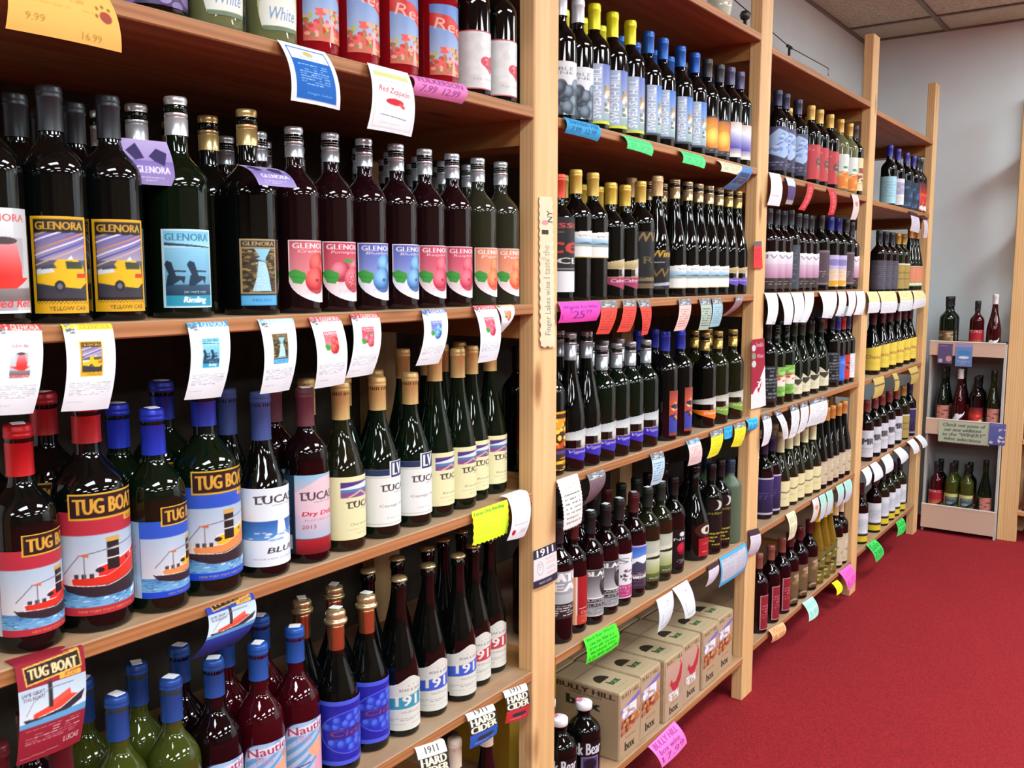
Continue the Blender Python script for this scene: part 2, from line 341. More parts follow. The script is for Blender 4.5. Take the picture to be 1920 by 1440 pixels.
DES['cran'] = ('#d86870', fruit('#d05c68', '#e08c90', '#b01c20', '#f07068', True, 'Cranberry'))
DES['pom'] = ('#c83c50', fruit('#c03850', '#d86878', '#b02840', '#f090a0', True, 'Pomegranate', 2))
DES['blue'] = ('#5060b0', fruit('#4c5cae', '#98a4dc', '#2c5c98', '#8cc4f0', True, 'Blueberry', 1))
DES['rasp'] = ('#c84058', fruit('#c43c58', '#e07888', '#b82040', '#f88090', True, 'Raspberry'))
DES['peach'] = ('#e07050', fruit('#e08058', '#f0a488', '#d84820', '#fca070', True, 'Peach'))
def tug(base, hull, bottom, right, x0=.30, sub='RED'):
    def f(c):
        c.rect(0, 0, 1, 1, '#b8ccd8'); c.m &= (c.y > .15) | ((c.x > x0 + .06) & (c.x < x0 + .62))
        c.rect(0, 0, 1, .34, base); c.grad(x0 - .12, .34, 1, .80, '#a8bcd0', '#d8d4d8'); c.grad(0, .15, x0 - .12, 1, '#8ca4bc', '#b8d0e0')
        for i in range(4): c.text(.015 + i * .035, .28, .02, .66, 'vineyard wine label text finger lakes', '#5c7088', rot=90)
        c.rect(x0 - .12, .22, x0 - .115, 1, base)
        c.grad(x0 - .12, .78, 1, .93, '#4c88bc', '#78b0d8'); c.blot(x0 - .12, .79, 1, .925, ['#88b8dc', '#d4e6f2', '#2c689c', '#3c7cb0'], 120, .03, .006, 3)
        # boat
        c.poly([(x0 - .02, .735), (x0 + .06, .75), (x0 + .3, .745), (x0 + .62, .66), (1, .52), (1, .78), (x0 + .5, .85), (x0 + .2, .85), (x0 + .02, .80)], '#30242c'); c.poly([(x0 + .06, .69), (x0 + .3, .68), (1, .50), (1, .56), (x0 + .55, .70), (x0 + .3, .755), (x0 + .07, .75)], hull)
        c.line([(x0 + .0, .74), (x0 + .3, .765), (x0 + .62, .69), (1, .55)], .006, '#e8e0dc'); c.line([(x0 + .05, .69), (x0 + .3, .68), (1, .50)], .006, '#f0e8e4')
        c.poly([(x0 + .24, .605), (x0 + .62, .50), (1, .42), (1, .50), (x0 + .3, .68), (x0 + .24, .68)], right); c.line([(x0 + .24, .60), (x0 + .62, .495), (1, .415)], .01, '#f4ecec')
        for i in range(5): c.ell(x0 + .46 + i * .055, .575 - i * .024, .012, .014, '#f0e4d8' if i % 2 else '#402830')
        for i in range(3): c.rect(x0 + .08 + i * .05, .655, x0 + .11 + i * .05, .69, '#3c3840')
        c.rect(x0 + .30, .41, x0 + .39, .64, '#221c20'); c.rect(x0 + .295, .37, x0 + .395, .41, '#caa050'); c.rect(x0 + .30, .46, x0 + .39, .475, '#d8d0cc'); c.rect(x0 + .30, .54, x0 + .39, .55, '#d8d0cc')
        c.line([(x0 + .0, .66), (x0 + .12, .50), (x0 + .45, .44), (1, .40)], .006, '#605860'); c.poly([(x0 + .10, .50), (x0 + .18, .485), (x0 + .18, .52)], '#d06848'); c.line([(x0 + .15, .50), (x0 + .15, .70)], .008, '#787078')
        c.poly([(x0 + .5, .86), (1, .80), (1, .85), (x0 + .5, .9)], '#f2f6f8'); c.ell(x0 + .25, .63, .03, .02, '#2c242c')
        c.rect(x0 - .12, .93, 1, 1, bottom); c.text(x0 + .1, .955, .4, .02, 'NEW YORK STATE TABLE WINE', '#e0a848')
        # name plate
        c.rect(x0 + .06, .0, x0 + .62, .215, '#d8a830'); c.rect(x0 + .073, .016, x0 + .607, .199, '#2a1418'); c.text(x0 + .10, .045, .48, .125, 'TUG BOAT', '#d8a038', bold=.006)
        c.rect(x0 + .45, .215, x0 + .62, .265, '#d8a038'); c.text(x0 + .48, .225, .11, .028, sub, '#6a3a10')
    return f
DES['tugred'] = ('#b02c3c', tug('#b42c3c', '#d83020', '#b42c3c', '#e02c24'))
DES['tugblue'] = ('#2c50b8', tug('#2c54c0', '#e08c50', '#1c48c8', '#e8b820', sub='BLUSH'))
def lucas(c, x, y, w_, col='#3c3438'): c.text(x, y, w_, .10, 'LUCAS', col, bold=.004); c.line([(x - .02, y + .01), (x + .1, y + .0), (x + .06, y + .03)], .012, col); c.text(x + .15, y + .115, w_ * .7, .02, 'VINEYARDS', '#90888c')
@design('blues', '#e4ebf2')
def _(c):
    c.grad(0, 0, .14, 1, '#b8c4d0', '#c8d4dc'); c.scrib(.02, .05, .12, .75, 30, '#8c98a8', 1); c.rect(.03, .80, .11, .93, '#6c7c90')
    lucas(c, .40, .10, .44); c.grad(.20, .42, 1, .66, '#2c60a8', '#5c98d8'); c.poly([(.62, .36), (.68, .34), (.72, .6), (.8, .66), (.52, .66), (.6, .6)], '#eef4fa'); c.blot(.3, .56, 1, .68, ['#cfe0f0', '#88b0dc'], 30, .05, .015, 2)
    c.text(.5, .76, .4, .07, 'BLUES', '#383848', shear=.25, bold=.003); c.text(.36, .89, .5, .02, 'FINGER LAKES WHITE WINE', '#98a0ac')
@design('dry', '#d4bcc8')
def _(c):
    c.grad(0, 0, .27, 1, '#1c3c54', '#14202c'); c.scrib(.05, .04, .22, .72, 34, '#5c8098', 1, .3); c.rect(.04, .76, .22, .94, '#c8ccd0'); c.scrib(.07, .78, .2, .92, 12, '#404040', 3)
    c.grad(.27, 0, 1, .3, '#8cc0dc', '#e0b8c0'); c.poly([(.27, .22), (.6, .05), (.85, .02), (1, .2), (1, .5), (.27, .5)], '#e4c4cc'); c.grad(.27, .5, 1, .8, '#e0bcc8', '#a8b8cc'); c.rect(.27, .80, 1, .815, '#604050'); c.grad(.27, .815, 1, 1, '#b01c28', '#701018')
    lucas(c, .36, .22, .48); c.text(.36, .46, .6, .07, 'Dry Delight', '#c02848', shear=.3, bold=.004); c.text(.4, .56, .4, .02, 'FINGER LAKES ROSE', '#a08090'); c.text(.36, .63, .18, .045, '2013', '#b03050')
def cream(word):
    def f(c):
        c.scrib(.02, .06, .10, .70, 30, '#c8c49c', 1, .3); c.rect(.02, .74, .10, .94, '#8894a8'); c.rect(.42, .09, .85, .33, '#4c3878'); c.poly([(.42, .18), (.6, .14), (.75, .11), (.85, .13), (.85, .2), (.42, .22)], '#dfe2ee'); c.rect(.42, .20, .85, .25, '#4c80a8')
        c.poly([(.42, .25), (.85, .24), (.85, .33), (.42, .33)], '#80508c'); c.line([(.5, .33), (.66, .24), (.78, .33)], .02, '#d8b0a0'); lucas(c, .50, .40, .40); c.text(.52, .74, .3, .05, word, '#8c8468'); c.text(.48, .83, .4, .02, 'FINGER LAKES', '#b0a888'); c.text(.6, .90, .12, .02, '2012', '#a8a080')
    return f
DES['chard'] = ('#e6e2b0', cream('Chardonnay')); DES['ries'] = ('#e8e3b2', cream('Riesling'))
@design('cayuga', '#e9ebe6')
def _(c):
    c.m &= (c.y > .12) | ((c.x > .55) & (c.x < .82)); c.rect(0, .12, 1, .22, '#24365c'); c.scrib(.02, .26, .12, .9, 26, '#b0b4ac', 1, .3); c.rect(.03, .74, .1, .9, '#8890a0'); c.frame(.2, .24, .95, .96, .008, '#c0c4a8')
    c.rect(.55, .0, .82, .27, '#dfe2e0'); c.rect(.57, .015, .80, .25, '#203058'); c.text(.60, .04, .16, .18, 'LV', '#e8eaec', bold=.01); lucas(c, .46, .36, .42); c.text(.42, .66, .5, .05, 'Cayuga White', '#807c70'); c.text(.5, .86, .2, .02, '2012', '#b0a890')
@design('nautie', '#20183c')
def _(c):
    r = ((c.x - .5) / .5) ** 4 + ((c.y - .48) / .5) ** 4; c.m &= (r < 1); k = ((c.x - .5) / .47) ** 4 + ((c.y - .48) / .475) ** 4 < 1; t = c.y[..., None]; c.a[k] = (hx('#9cc4e4') * (1 - t) + hx('#d8c0d8') * t)[k]
    for i in range(5): c.poly([(.06, .9 - i * .16), (.95, .35 - i * .12), (.95, .40 - i * .12), (.06, .98 - i * .16)], '#6ca0d0')
    c.a[~k] = hx('#2a2048'); c.poly([(.08, .1), (.9, .02), (.9, .16), (.1, .2)], '#e8dce8'); c.text(.10, .05, .78, .12, 'Nautie', '#9c3c60', shear=0, bold=.006, rot=4); c.text(.25, .2, .3, .1, 'Miss', '#c890b0', shear=.2)
    c.poly([(.45, .42), (.62, .36), (.78, .30), (.88, .28), (.9, .5), (.8, .62), (.6, .56), (.5, .5)], '#e8a888'); c.ell(.84, .25, .07, .06, '#d88c5c'); c.poly([(.6, .62), (.88, .5), (.9, .8), (.6, .9)], '#e4a0b8'); c.ell(.5, .8, .14, .08, '#e8b098'); c.line([(.1, .7), (.5, .62)], .02, '#30284c')
@design('emblem', '#2424a0')
def _(c):
    c.rect(0, 0, 1, .07, '#4a5cd8'); c.rect(0, .93, 1, 1, '#4a5cd8'); c.rect(0, .07, .3, .93, '#241c88')
    for q, cc in ((.34, '#5868d8'), (.325, '#2430b8')): c.ell(.62, .5, q, q * .98, cc)
    for i in range(26):
        a = i * 2.4; r = .28 * math.sqrt((i + 1) / 26); c.ball(.62 + r * math.cos(a), .5 + r * math.sin(a), .045, '#2c44c0', '#5478e8')
    c.poly([(.34, .46), (.9, .40), (.92, .54), (.36, .6)], '#38288c'); c.text(.38, .455, .5, .09, 'Cider', '#7c4878', shear=.2)
def c1911(col):
    def f(c):
        y = .20 - .16 * np.exp(-((c.x - .62) / .22) ** 2); c.m &= (c.y > y) & ~((c.x < .10) & (np.abs(c.y - .62) > .26)) & ~((c.x > .95) & (c.y > .9)) & ~((c.x < .2) & (c.y > .93)); c.grad(0, 0, 1, 1, '#d8d8d0', '#dcdcd2')
        for q in (.56, .66, .76): c.ell(q, .20 + .1 * abs(q - .66), .012, .01, '#909088')
        c.text(.40, .26, .44, .045, 'BEAK & SKIFF', '#585858'); c.poly([(.14, .44), (.9, .34), (.98, .36), (.95, .58), (.3, .62), (.16, .64)], col); c.ell(.17, .57, .07, .06, col)
        c.text(.34, .385, .56, .175, '1911', '#e8e6dc', bold=.012); c.text(.42, .66, .36, .035, 'VINTAGE', '#90908c'); c.scrib(.2, .78, .9, .84, 2, '#a8a8a4', 2, .5); c.scrib(.2, .88, .85, .91, 1, '#b0b0a8', 4)
    return f
DES['c_teal'] = ('#dcdcd4', c1911('#3894b0')); DES['c_blue'] = ('#dcdcd4', c1911('#3c5cc8')); DES['c_red'] = ('#dcdcd4', c1911('#c04450'))
@design('purple', '#3c2050')
def _(c): c.grad(0, 0, 1, 1, '#5c3c80', '#2c1840'); c.blot(0, 0, 1, 1, ['#483068', '#7c60a0', '#2a183c', '#9880b8'], 40, .16, .1, 8); pass
@design('greenwhite', '#c8c890')
def _(c): c.m &= ((c.x - .5) / .5) ** 2 + ((c.y - .6) / .62) ** 2 < 1; c.grad(0, 0, 1, .45, '#3c68b8', '#8c9c48'); c.ell(.5, .78, .46, .42, '#e6e6d8'); c.text(.2, .70, .6, .16, 'White', '#6888b8', shear=.3); c.rect(.1, .94, .9, 1, '#687858')
@design('redsky', '#5c80c0')
def _(c):
    c.grad(0, 0, 1, .8, '#5c80c4', '#a8bcd8'); c.poly([(0, .12), (.5, .16), (1, .30), (1, .52), (.5, .36), (0, .30)], '#d02418'); c.text(.12, .22, .8, .16, 'Red', '#f0b0a0', shear=.2, rot=-8); c.grad(0, .82, 1, 1, '#b84030', '#d86850')
    c.blot(.0, .60, 1, .95, ['#d81c20', '#e85850', '#f0a090', '#7c8830', '#b8b848'], 60, .09, .05, 6); c.poly([(.30, 1), (.36, .6), (.42, 1)], '#c87050'); c.poly([(.55, 1), (.6, .62), (.68, 1)], '#e8b0a0')
@design('heart', '#dedcda')
def _(c): c.rect(0, 0, 1, .025, '#c0404c'); c.rect(0, .975, 1, 1, '#c0404c'); c.blot(0, .05, 1, .95, ['#d8d6d2', '#e6e4e2'], 30, .12, .08); c.ell(.62, .52, .13, .09, '#cc3c4c'); c.ell(.80, .50, .13, .09, '#cc3c4c'); c.poly([(.5, .55), (.92, .54), (.74, .72)], '#cc3c4c'); c.blot(.55, .46, .86, .62, ['#e08088', '#b02c3c'], 14, .04, .03, 3); c.text(.35, .8, .5, .04, 'RED WINE', '#b0a8a8')
@design('grapes', '#dfe1e4')
def _(c):
    c.text(.2, .12, .5, .06, 'TABLE', '#707478'); c.text(.2, .2, .5, .05, 'WINE', '#707478')
    r = random.Random(4)
    for i in range(46): x = r.uniform(.05, .95); y = r.uniform(.42, .96); c.ball(x, y, .11, '#2c3440', '#8496a8')
def hill(edge, sky, low):
    def f(c):
        c.grad(.12, 0, 1, .7, sky, low); c.grad(.12, .7, 1, 1, low, '#88a090'); c.rect(0, 0, .34, 1, edge); c.rect(0, .95, 1, 1, edge)
        c.rect(.34, 0, .56, .95, '#a8b8d0'); c.text(.37, .06, .16, .84, 'SWEDISH HILL', '#f2f4f6', rot=90, bold=.006); c.blot(.6, .3, .95, .8, ['#d8c8a0', '#b07c40', '#e8e4e0', '#687c6c'], 26, .12, .06, 5); c.line([(.6, .5), (.68, .35), (.76, .42), (.9, .25)], .03, '#c88c3c')
    return f
DES['hillyellow'] = ('#8098c8', hill('#d0d418', '#5868b8', '#a8b4cc')); DES['hillblue'] = ('#6090d0', hill('#38404c', '#3c70c8', '#a8c0d8'))
@design('volcano', '#28282c')
def _(c): c.grad(0, .2, 1, .85, '#30282c', '#602018'); c.ball(.55, .58, .42, '#a02c14', '#f0b030'); c.ball(.6, .6, .22, '#e88420', '#ffe060'); c.rect(0, .85, 1, 1, '#28282c'); c.scrib(.1, .88, .9, .96, 2, '#909090')
@design('bluesnow', '#e8e0dc')
def _(c): c.grad(.06, .0, .94, .25, '#d8b8a8', '#f4f4f6'); c.grad(.06, .25, .94, .75, '#f0f2fa', '#4840a0'); c.grad(.06, .75, .94, .9, '#9080b0', '#d8c8c0')
@design('swoosh', '#eeece6')
def _(c):
    c.m &= c.y > .16 - .16 * c.x; c.grad(0, .30, 1, .52, '#c8dce8', '#78b0d8'); c.poly([(0, .55), (.6, .45), (1, .5), (1, .62), (.4, .6), (0, .68)], '#98a8a0'); c.poly([(.4, .5), (.6, .44), (.9, .5), (.7, .55)], '#606c74'); c.rect(0, .96, 1, 1, '#b89c50'); c.text(.45, .2, .3, .07, 'WV', '#8c8478', shear=.2)
def goldtag(body, mid, tagc, word='Wine'):
    def f(c):
        c.m &= (c.y > .30 - .26 * c.x) & ~((c.y > .42) & (c.y < .62) & (c.x < .55)) & ~(c.y > .66 + .34 * np.minimum(c.x / .7, 1)) & ~((c.y > .66) & (c.x > .7) & (c.y > 1 - 1.0 * (c.x - .7)))
        c.rect(0, 0, 1, .42, body); c.grad(0, .1, 1, .4, body, mid); c.scrib(.1, .25, .7, .38, 4, mid, 1); c.rect(0, .42, 1, .62, '#2c2420'); c.ball(.75, .5, .12, '#8c8880', '#d8d4d0'); c.rect(0, .62, 1, 1, tagc); c.rect(0, .61, 1, .64, '#b8a070'); c.text(.4, .68, .5, .1, word, '#ece4f0', shear=.3)
    return f
DES['goldmaroon'] = ('#c8b890', goldtag('#d0c4a0', '#a8905c', '#9c3458', 'Cabernet')); DES['goldpurple'] = ('#c8b890', goldtag('#cdc09c', '#a8905c', '#6448b0', 'Meritage'))
DES['silverblue'] = ('#a8b0b0', goldtag('#a8b0b2', '#d8dcdc', '#3428a8', 'Vignoles')); DES['silvergreen'] = ('#a8b0b0', goldtag('#9c9c88', '#d0d0c4', '#78a038', 'Niagara')); DES['silverorange'] = ('#a8b0b0', goldtag('#a8a89c', '#d8d8d4', '#f07818', 'Delaware'))
@design('goldink', '#101012')
def _(c): c.text(.3, .02, .65, .16, 'WV', '#8c7440', shear=.2, bold=.01); c.text(.55, .44, .3, .12, 'R', '#6c5838'); c.rect(0, .8, 1, .87, '#7c6848'); c.rect(0, .91, 1, 1, '#6c5840'); c.scrib(.05, .81, .95, .86, 1, '#38302c')
@design('goldink2', '#101012')
def _(c): c.text(.3, .0, .65, .18, 'Wine', '#c8a030', shear=.2, bold=.01); c.scrib(.3, .3, .9, .36, 1, '#c8c8c8'); c.text(.3, .46, .5, .22, 'W', '#8c6c30', shear=.2); c.poly([(.1, .86), (.9, .80), (.95, .88), (.1, .93)], '#a8b0b8'); c.scrib(.2, .94, .9, 1, 1, '#606870')
@design('redblack', '#1c1618')
def _(c): c.text(.1, .05, .85, .10, 'Rosso', '#b84440', bold=.01); c.scrib(.1, .2, .9, .23, 1, '#a8a8a8'); c.text(.15, .28, .75, .2, 'ice', '#c03c30', shear=.2, bold=.02); c.text(.4, .54, .5, .08, 'ICE', '#d8d8d8', bold=.01); c.rect(0, .68, 1, .70, '#808084'); c.rect(0, .72, 1, 1, '#e0e2e6')
@design('orangeink', '#3a2410')
def _(c): c.rect(0, 0, 1, .04, '#e0a020'); c.blot(0, .12, 1, .62, ['#f0a028', '#e86020', '#ffd050', '#b84018'], 60, .1, .06, 3); c.grad(0, .66, 1, .72, '#584888', '#483878'); c.blot(0, .74, 1, 1, ['#f0c040', '#2c1c10', '#c87c20'], 20, .2, .02, 4)
@design('sliver', '#b05038')
def _(c): c.grad(0, 0, 1, .3, '#883830', '#c0583c'); c.grad(0, .5, 1, 1, '#4040a0', '#2c3c90'); c.ell(.5, .35, .35, .1, '#e8c890'); c.blot(0, .25, 1, .7, ['#e09048', '#c04830', '#302848'], 20, .3, .05, 6); c.rect(0, .93, 1, 1, '#904030')
@design('blackbear', '#a4a6a8')
def _(c):
    c.rect(0, 0, .2, 1, '#c4c6c8'); c.scrib(.04, .1, .16, .9, 30, '#808488', 1, .3); c.grad(.2, .02, 1, .62, '#44464a', '#b8babc'); c.ball(.78, .36, .24, '#080808', '#58585c'); c.ell(.66, .26, .05, .04, '#101012'); c.ell(.88, .25, .05, .04, '#101012'); c.ell(.8, .42, .05, .03, '#9a9ca0')
    c.text(.28, .05, .62, .10, 'BLACK', '#f0f0f0', bold=.01); c.text(.6, .17, .3, .07, 'MIST', '#e8e8e8'); c.rect(.2, .60, 1, .63, '#e8e8e8'); c.rect(.2, .63, 1, .70, '#2c2c30'); c.text(.28, .64, .6, .04, 'BLACKBERRY', '#f0f0f0'); c.rect(.2, .73, 1, .80, '#202024'); c.text(.3, .74, .6, .045, 'BLACK MIST', '#e8e8e8'); c.scrib(.25, .82, .95, .96, 8, '#505458', 2, .4); c.rect(0, .985, 1, 1, '#e8e8ea')
@design('beau', '#9c9ea2')
def _(c): c.text(.2, .04, .75, .18, 'CATCH', '#f0f0f2', bold=.02); c.text(.1, .26, .85, .16, 'BEAU', '#e8e8ea', bold=.02); c.rect(0, .48, 1, .68, '#b4b8bc'); c.rect(0, .68, 1, 1, '#2c2428'); c.scrib(.1, .72, .95, .96, 5, '#e4e4e4', 2, .4)
@design('orangered', '#d8986c')
def _(c): c.rect(.46, 0, 1, 1, '#a01c20'); c.rect(.44, 0, .47, 1, '#e8dcd0'); c.ell(.2, .1, .12, .045, '#181010'); c.text(.14, .3, .06, .5, 'RED WINE', '#b0601c', rot=90); c.rect(.5, .66, 1, .67, '#e8c8b0'); c.text(.54, .72, .4, .06, 'Chancellor', '#f0d8c0'); c.scrib(.55, .82, .95, .96, 5, '#d87c5c', 2, .3); c.rect(.46, .8, 1, 1, '#b83c28'); c.scrib(.55, .82, .95, .96, 5, '#f0b898', 2, .3)
@design('pinkflower', '#dfe0e4')
def _(c): c.text(.4, .1, .4, .12, 'Si', '#707078', shear=.3); c.blot(.5, .36, .9, .62, ['#38383c', '#606068', '#c86898'], 22, .06, .03, 4); c.rect(.25, .70, 1, .97, '#b03c74'); c.text(.32, .73, .6, .05, 'WHITE WINE', '#f0c8dc'); c.scrib(.32, .82, .95, .94, 4, '#e0a0c0', 3, .4)
@design('mountain', '#c4a8c8')
def _(c): c.grad(.26, .04, 1, .46, '#2c60c0', '#8cb0e0'); c.poly([(.26, .34), (.6, .24), (.9, .32), (1, .30), (1, .40), (.26, .44)], '#e8ecf4'); c.poly([(.26, .52), (.45, .36), (.6, .44), (.8, .34), (1, .48), (1, .58), (.26, .58)], '#3c4058'); c.rect(.26, .58, 1, 1, '#382c3c'); c.scrib(.32, .61, .95, .66, 2, '#a8a0b0'); c.text(.32, .70, .6, .07, 'TWO MOONS', '#e8e4ec', bold=.01); c.rect(.26, .67, 1, .68, '#d8c8d8'); c.scrib(.32, .82, .95, .94, 4, '#786878', 3)
@design('landscape', '#c8ccb8')
def _(c): c.grad(0, 0, 1, .4, '#a8b09c', '#dcdcc8'); c.grad(0, .45, 1, .8, '#d0d4bc', '#98a060'); c.grad(0, .8, 1, 1, '#5c6c38', '#3c4828'); c.rect(0, .42, 1, .45, '#182018'); c.ell(.7, .42, .25, .035, '#182018'); c.ell(.5, .2, .25, .1, '#b8bcac'); c.text(.5, .9, .35, .03, 'RIESLING', '#e8e8d8')
@design('blackred', '#0c0a0c')
def _(c): c.m &= (c.y > .02); c.ell(.7, .15, .12, .06, '#d8d8d8'); c.text(.3, .24, .6, .07, 'INK', '#e0e0e0'); c.ball(.7, .52, .2, '#700818', '#d02848'); c.scrib(.5, .8, .95, .92, 3, '#a8a8a8', 2)
@design('owlseal', '#08080a')
def _(c): c.m &= (((c.x - .7) / .3) ** 2 + ((c.y - .22) / .22) ** 2 < 1) | ((c.x > .5) & (c.y > .45)); c.a[:] = hx('#3c1c14'); c.ell(.75, .22, .19, .13, '#d8d4c0'); c.ell(.75, .22, .07, .08, '#2c2420'); c.rect(.5, .45, 1, 1, '#a81c24'); c.scrib(.6, .6, .95, .66, 2, '#e0b8b8'); c.scrib(.6, .85, .95, .9, 1, '#e0b8b8')
@design('moonink', '#0c0a08')
def _(c):
    c.ell(.6, .12, .2, .10, '#c8c8c8'); c.ell(.5, .115, .19, .11, '#0c0a08'); c.text(.4, .26, .5, .06, 'eclipse', '#b0a828', shear=.2); c.scrib(.15, .68, .9, .98, 4, '#a89c30', 2, .5)
@design('jug', '#0c0a0c')
def _(c): c.m &= (c.y < .45) | (c.x > .45) & (c.x < .85); c.text(.08, .04, .84, .36, 'Black Bear', '#d8d8e0', bold=.008); c.rect(.45, .45, .85, 1, '#4c3c6c'); c.ell(.65, .7, .14, .18, '#201828'); c.frame(.47, .48, .83, .97, .015, '#a898c0')
def simple(cols, word=None, wc='#333333', seed=1, n=18, sz=.12):
    def f(c):
        c.blot(0, .0, 1, 1, cols, n, sz, sz * .6, seed)
        if word: c.text(.15, .35, .7, .14, word, wc)
    return f
@design('blueleaf', '#3c3454')
def _(c): c.grad(0, 0, 1, 1, '#4c4c70', '#2c2440'); c.poly([(.1, .3), (.45, .05), (.9, .2), (.95, .5), (.6, .72), (.2, .6)], '#a8c0e8'); c.line([(.2, .55), (.8, .2)], .03, '#6078b8'); c.blot(.1, .1, .9, .6, ['#c8d8f4', '#7c98d0'], 14, .1, .05, 2); c.scrib(.1, .8, .9, .92, 2, '#8c88b0')
@design('redfigure', '#c83c44')
def _(c): c.ell(.75, .5, .2, .2, '#6c3830'); c.blot(.6, .35, .95, .75, ['#d8a868', '#4c2c24', '#a0886c'], 16, .08, .05, 2); c.scrib(.1, .1, .6, .2, 2, '#f0c0b8')
@design('orangegrove', '#e8e8e4')
def _(c): c.grad(0, .5, 1, 1, '#f09030', '#e87828'); c.blot(0, .3, 1, .6, ['#3c9c4c', '#f0a040', '#e8f0e8', '#58b070'], 30, .12, .05, 3); c.blot(0, .5, 1, 1, ['#f8b040', '#e86820', '#f8d070'], 24, .14, .06, 4)
@design('antique', '#e0d4a8')
def _(c): c.blot(0, .2, 1, .8, ['#983c38', '#4c443c', '#c8b070', '#7c6c58'], 30, .14, .07, 6)
@design('pinkhills', '#d8c4d4')
def _(c): c.grad(0, 0, 1, .35, '#f4f4f4', '#d8d0dc'); c.grad(0, .35, 1, .72, '#d8b8cc', '#b07c98'); c.rect(0, .72, 1, 1, '#382c28'); c.scrib(.1, .8, .9, .92, 2, '#a0948c'); c.m &= c.y > .08 - .08 * c.x; c.text(.2, .12, .5, .1, 'MV', '#807080', shear=.2)
@design('charcoal', '#3c424c')
def _(c): c.text(.3, .1, .3, .8, 'WINE', '#59606c', rot=90)
@design('lilacsun', '#b8acd8')
def _(c): c.ell(.5, .2, .5, .22, '#c4b8e0'); c.ell(.55, .24, .3, .1, '#8c80b8'); c.rect(0, .45, 1, 1, '#ecd0b4'); c.poly([(0, .82), (1, .80), (.5, 1.0), (0, 1)], '#e8a828'); c.scrib(.15, .5, .85, .74, 5, '#c8a488', 2, .3)
@design('mauve', '#54424c')
def _(c): c.frame(.05, .03, .95, .97, .04, '#8c7880'); c.scrib(.15, .6, .85, .8, 3, '#a89ca0')
@design('greenrooster', '#74a848')
def _(c): c.blot(0, 0, 1, 1, ['#8cc058', '#589038', '#a8d070'], 40, .15, .06, 2); c.ell(.6, .5, .3, .16, '#e8e0d0'); c.blot(.4, .3, .85, .5, ['#c84838', '#e09080'], 8, .1, .05, 3)
@design('creamcaps', '#dcd8b8')
def _(c): c.m &= c.y > .3 - .3 * np.abs(np.sin(c.x * 5)); c.poly([(.3, .3), (.8, .3), (.55, .6)], '#3c3c30'); c.scrib(.15, .7, .85, .9, 3, '#a8a488')
@design('blackscript', '#14181c')
def _(c): c.scrib(.1, .05, .9, .95, 9, '#7c8488', 3, .5)
@design('bluewhite', '#3c70d8')
def _(c): c.blot(0, 0, 1, 1, ['#5c90e8', '#2c58b8'], 12, .2, .08)
@design('redsplash', '#c83028')
def _(c): c.blot(0, 0, 1, .6, ['#e0c040', '#301c20', '#e86840'], 12, .2, .08, 3)
@design('whiteplain', '#e0e2e6')
def _(c): c.scrib(.1, .2, .9, .8, 8, '#a8acb4', 3, .3)
@design('violet', '#2c2450')
def _(c): c.grad(0, 0, 1, 1, '#3c3068', '#1c1838'); c.rect(0, 0, 1, .05, '#c0b8d0'); c.rect(0, .92, 1, .97, '#c0b8c8'); c.scrib(.2, .4, .8, .6, 3, '#6c6098')
@design('creamsig', '#e0d6a4')
def _(c): c.line([(.15, .55), (.4, .42), (.6, .46), (.9, .3)], .03, '#5c5440'); c.scrib(.2, .65, .8, .75, 2, '#b0a478', 2, .4)
@design('tanlabel', '#c8b89c')
def _(c): c.blot(0, 0, 1, 1, ['#b8a488', '#d8ccb4', '#9c8870'], 24, .14, .07, 7)
@design('darkred', '#8c2430')
def _(c): c.frame(0, 0, 1, 1, .06, '#d8a8a8'); c.scrib(.15, .3, .85, .7, 5, '#c87880', 2, .4)
@design('gumleaf', '#6c6430')
def _(c): c.blot(0, 0, 1, 1, ['#a89040', '#c8b878', '#383018', '#907828'], 40, .14, .06, 7)
@design('paleblue', '#a8d4e4')
def _(c): c.scrib(.1, .2, .9, .8, 6, '#84b4c8', 2)
@design('framed', '#dcdce4')
def _(c): c.rect(.25, .15, .8, .6, '#a4a0c8'); c.blot(.25, .15, .8, .6, ['#8c88b8', '#c4b8a8'], 14, .1, .06); c.scrib(.2, .7, .85, .9, 3, '#d8d0a0', 3)
@design('navyskyline', '#203048')
def _(c): c.blot(0, .1, 1, .9, ['#3c6ca0', '#182438', '#284c78'], 40, .1, .08, 4); c.scrib(.1, .88, .9, .96, 1, '#6090c0')
@design('redflag', '#c83828')
def _(c): c.grad(0, 0, 1, .4, '#481c24', '#c03028'); c.poly([(.5, .9), (.9, .5), (.95, .7), (.7, 1)], '#e0e8e0'); c.blot(.1, .3, .9, .8, ['#e85840', '#a82020'], 12, .12, .07)
@design('greystripe', '#4c4854')
def _(c): c.scrib(.1, .2, .9, .9, 10, '#6c6878', 2)
@design('tanstripe', '#a89050')
def _(c): c.rect(0, 0, 1, .08, '#d8d0c8'); c.rect(0, .36, 1, .39, '#5c4828'); c.rect(0, .60, 1, .63, '#5c4828'); c.text(.2, .14, .6, .14, 'DV', '#b89c20')
@design('greenband', '#688c50')
def _(c): c.rect(0, 0, 1, .06, '#c8d0a8'); c.rect(.4, .08, 1, .8, '#d88468'); c.rect(0, .82, 1, .96, '#dcdcbc')
@design('yellowband', '#e8cc50')
def _(c): c.m &= (c.y > .22 - .22 * c.x); c.text(.15, .42, .7, .14, 'Chateau', '#8c4828', shear=.2); c.scrib(.1, .7, .9, .85, 2, '#d0b040', 2)
@design('whiteblack', '#d0d0d8')
def _(c): c.text(.3, .3, .4, .22, 'MR', '#404044', bold=.02); c.scrib(.2, .65, .8, .85, 3, '#9898a0', 2)
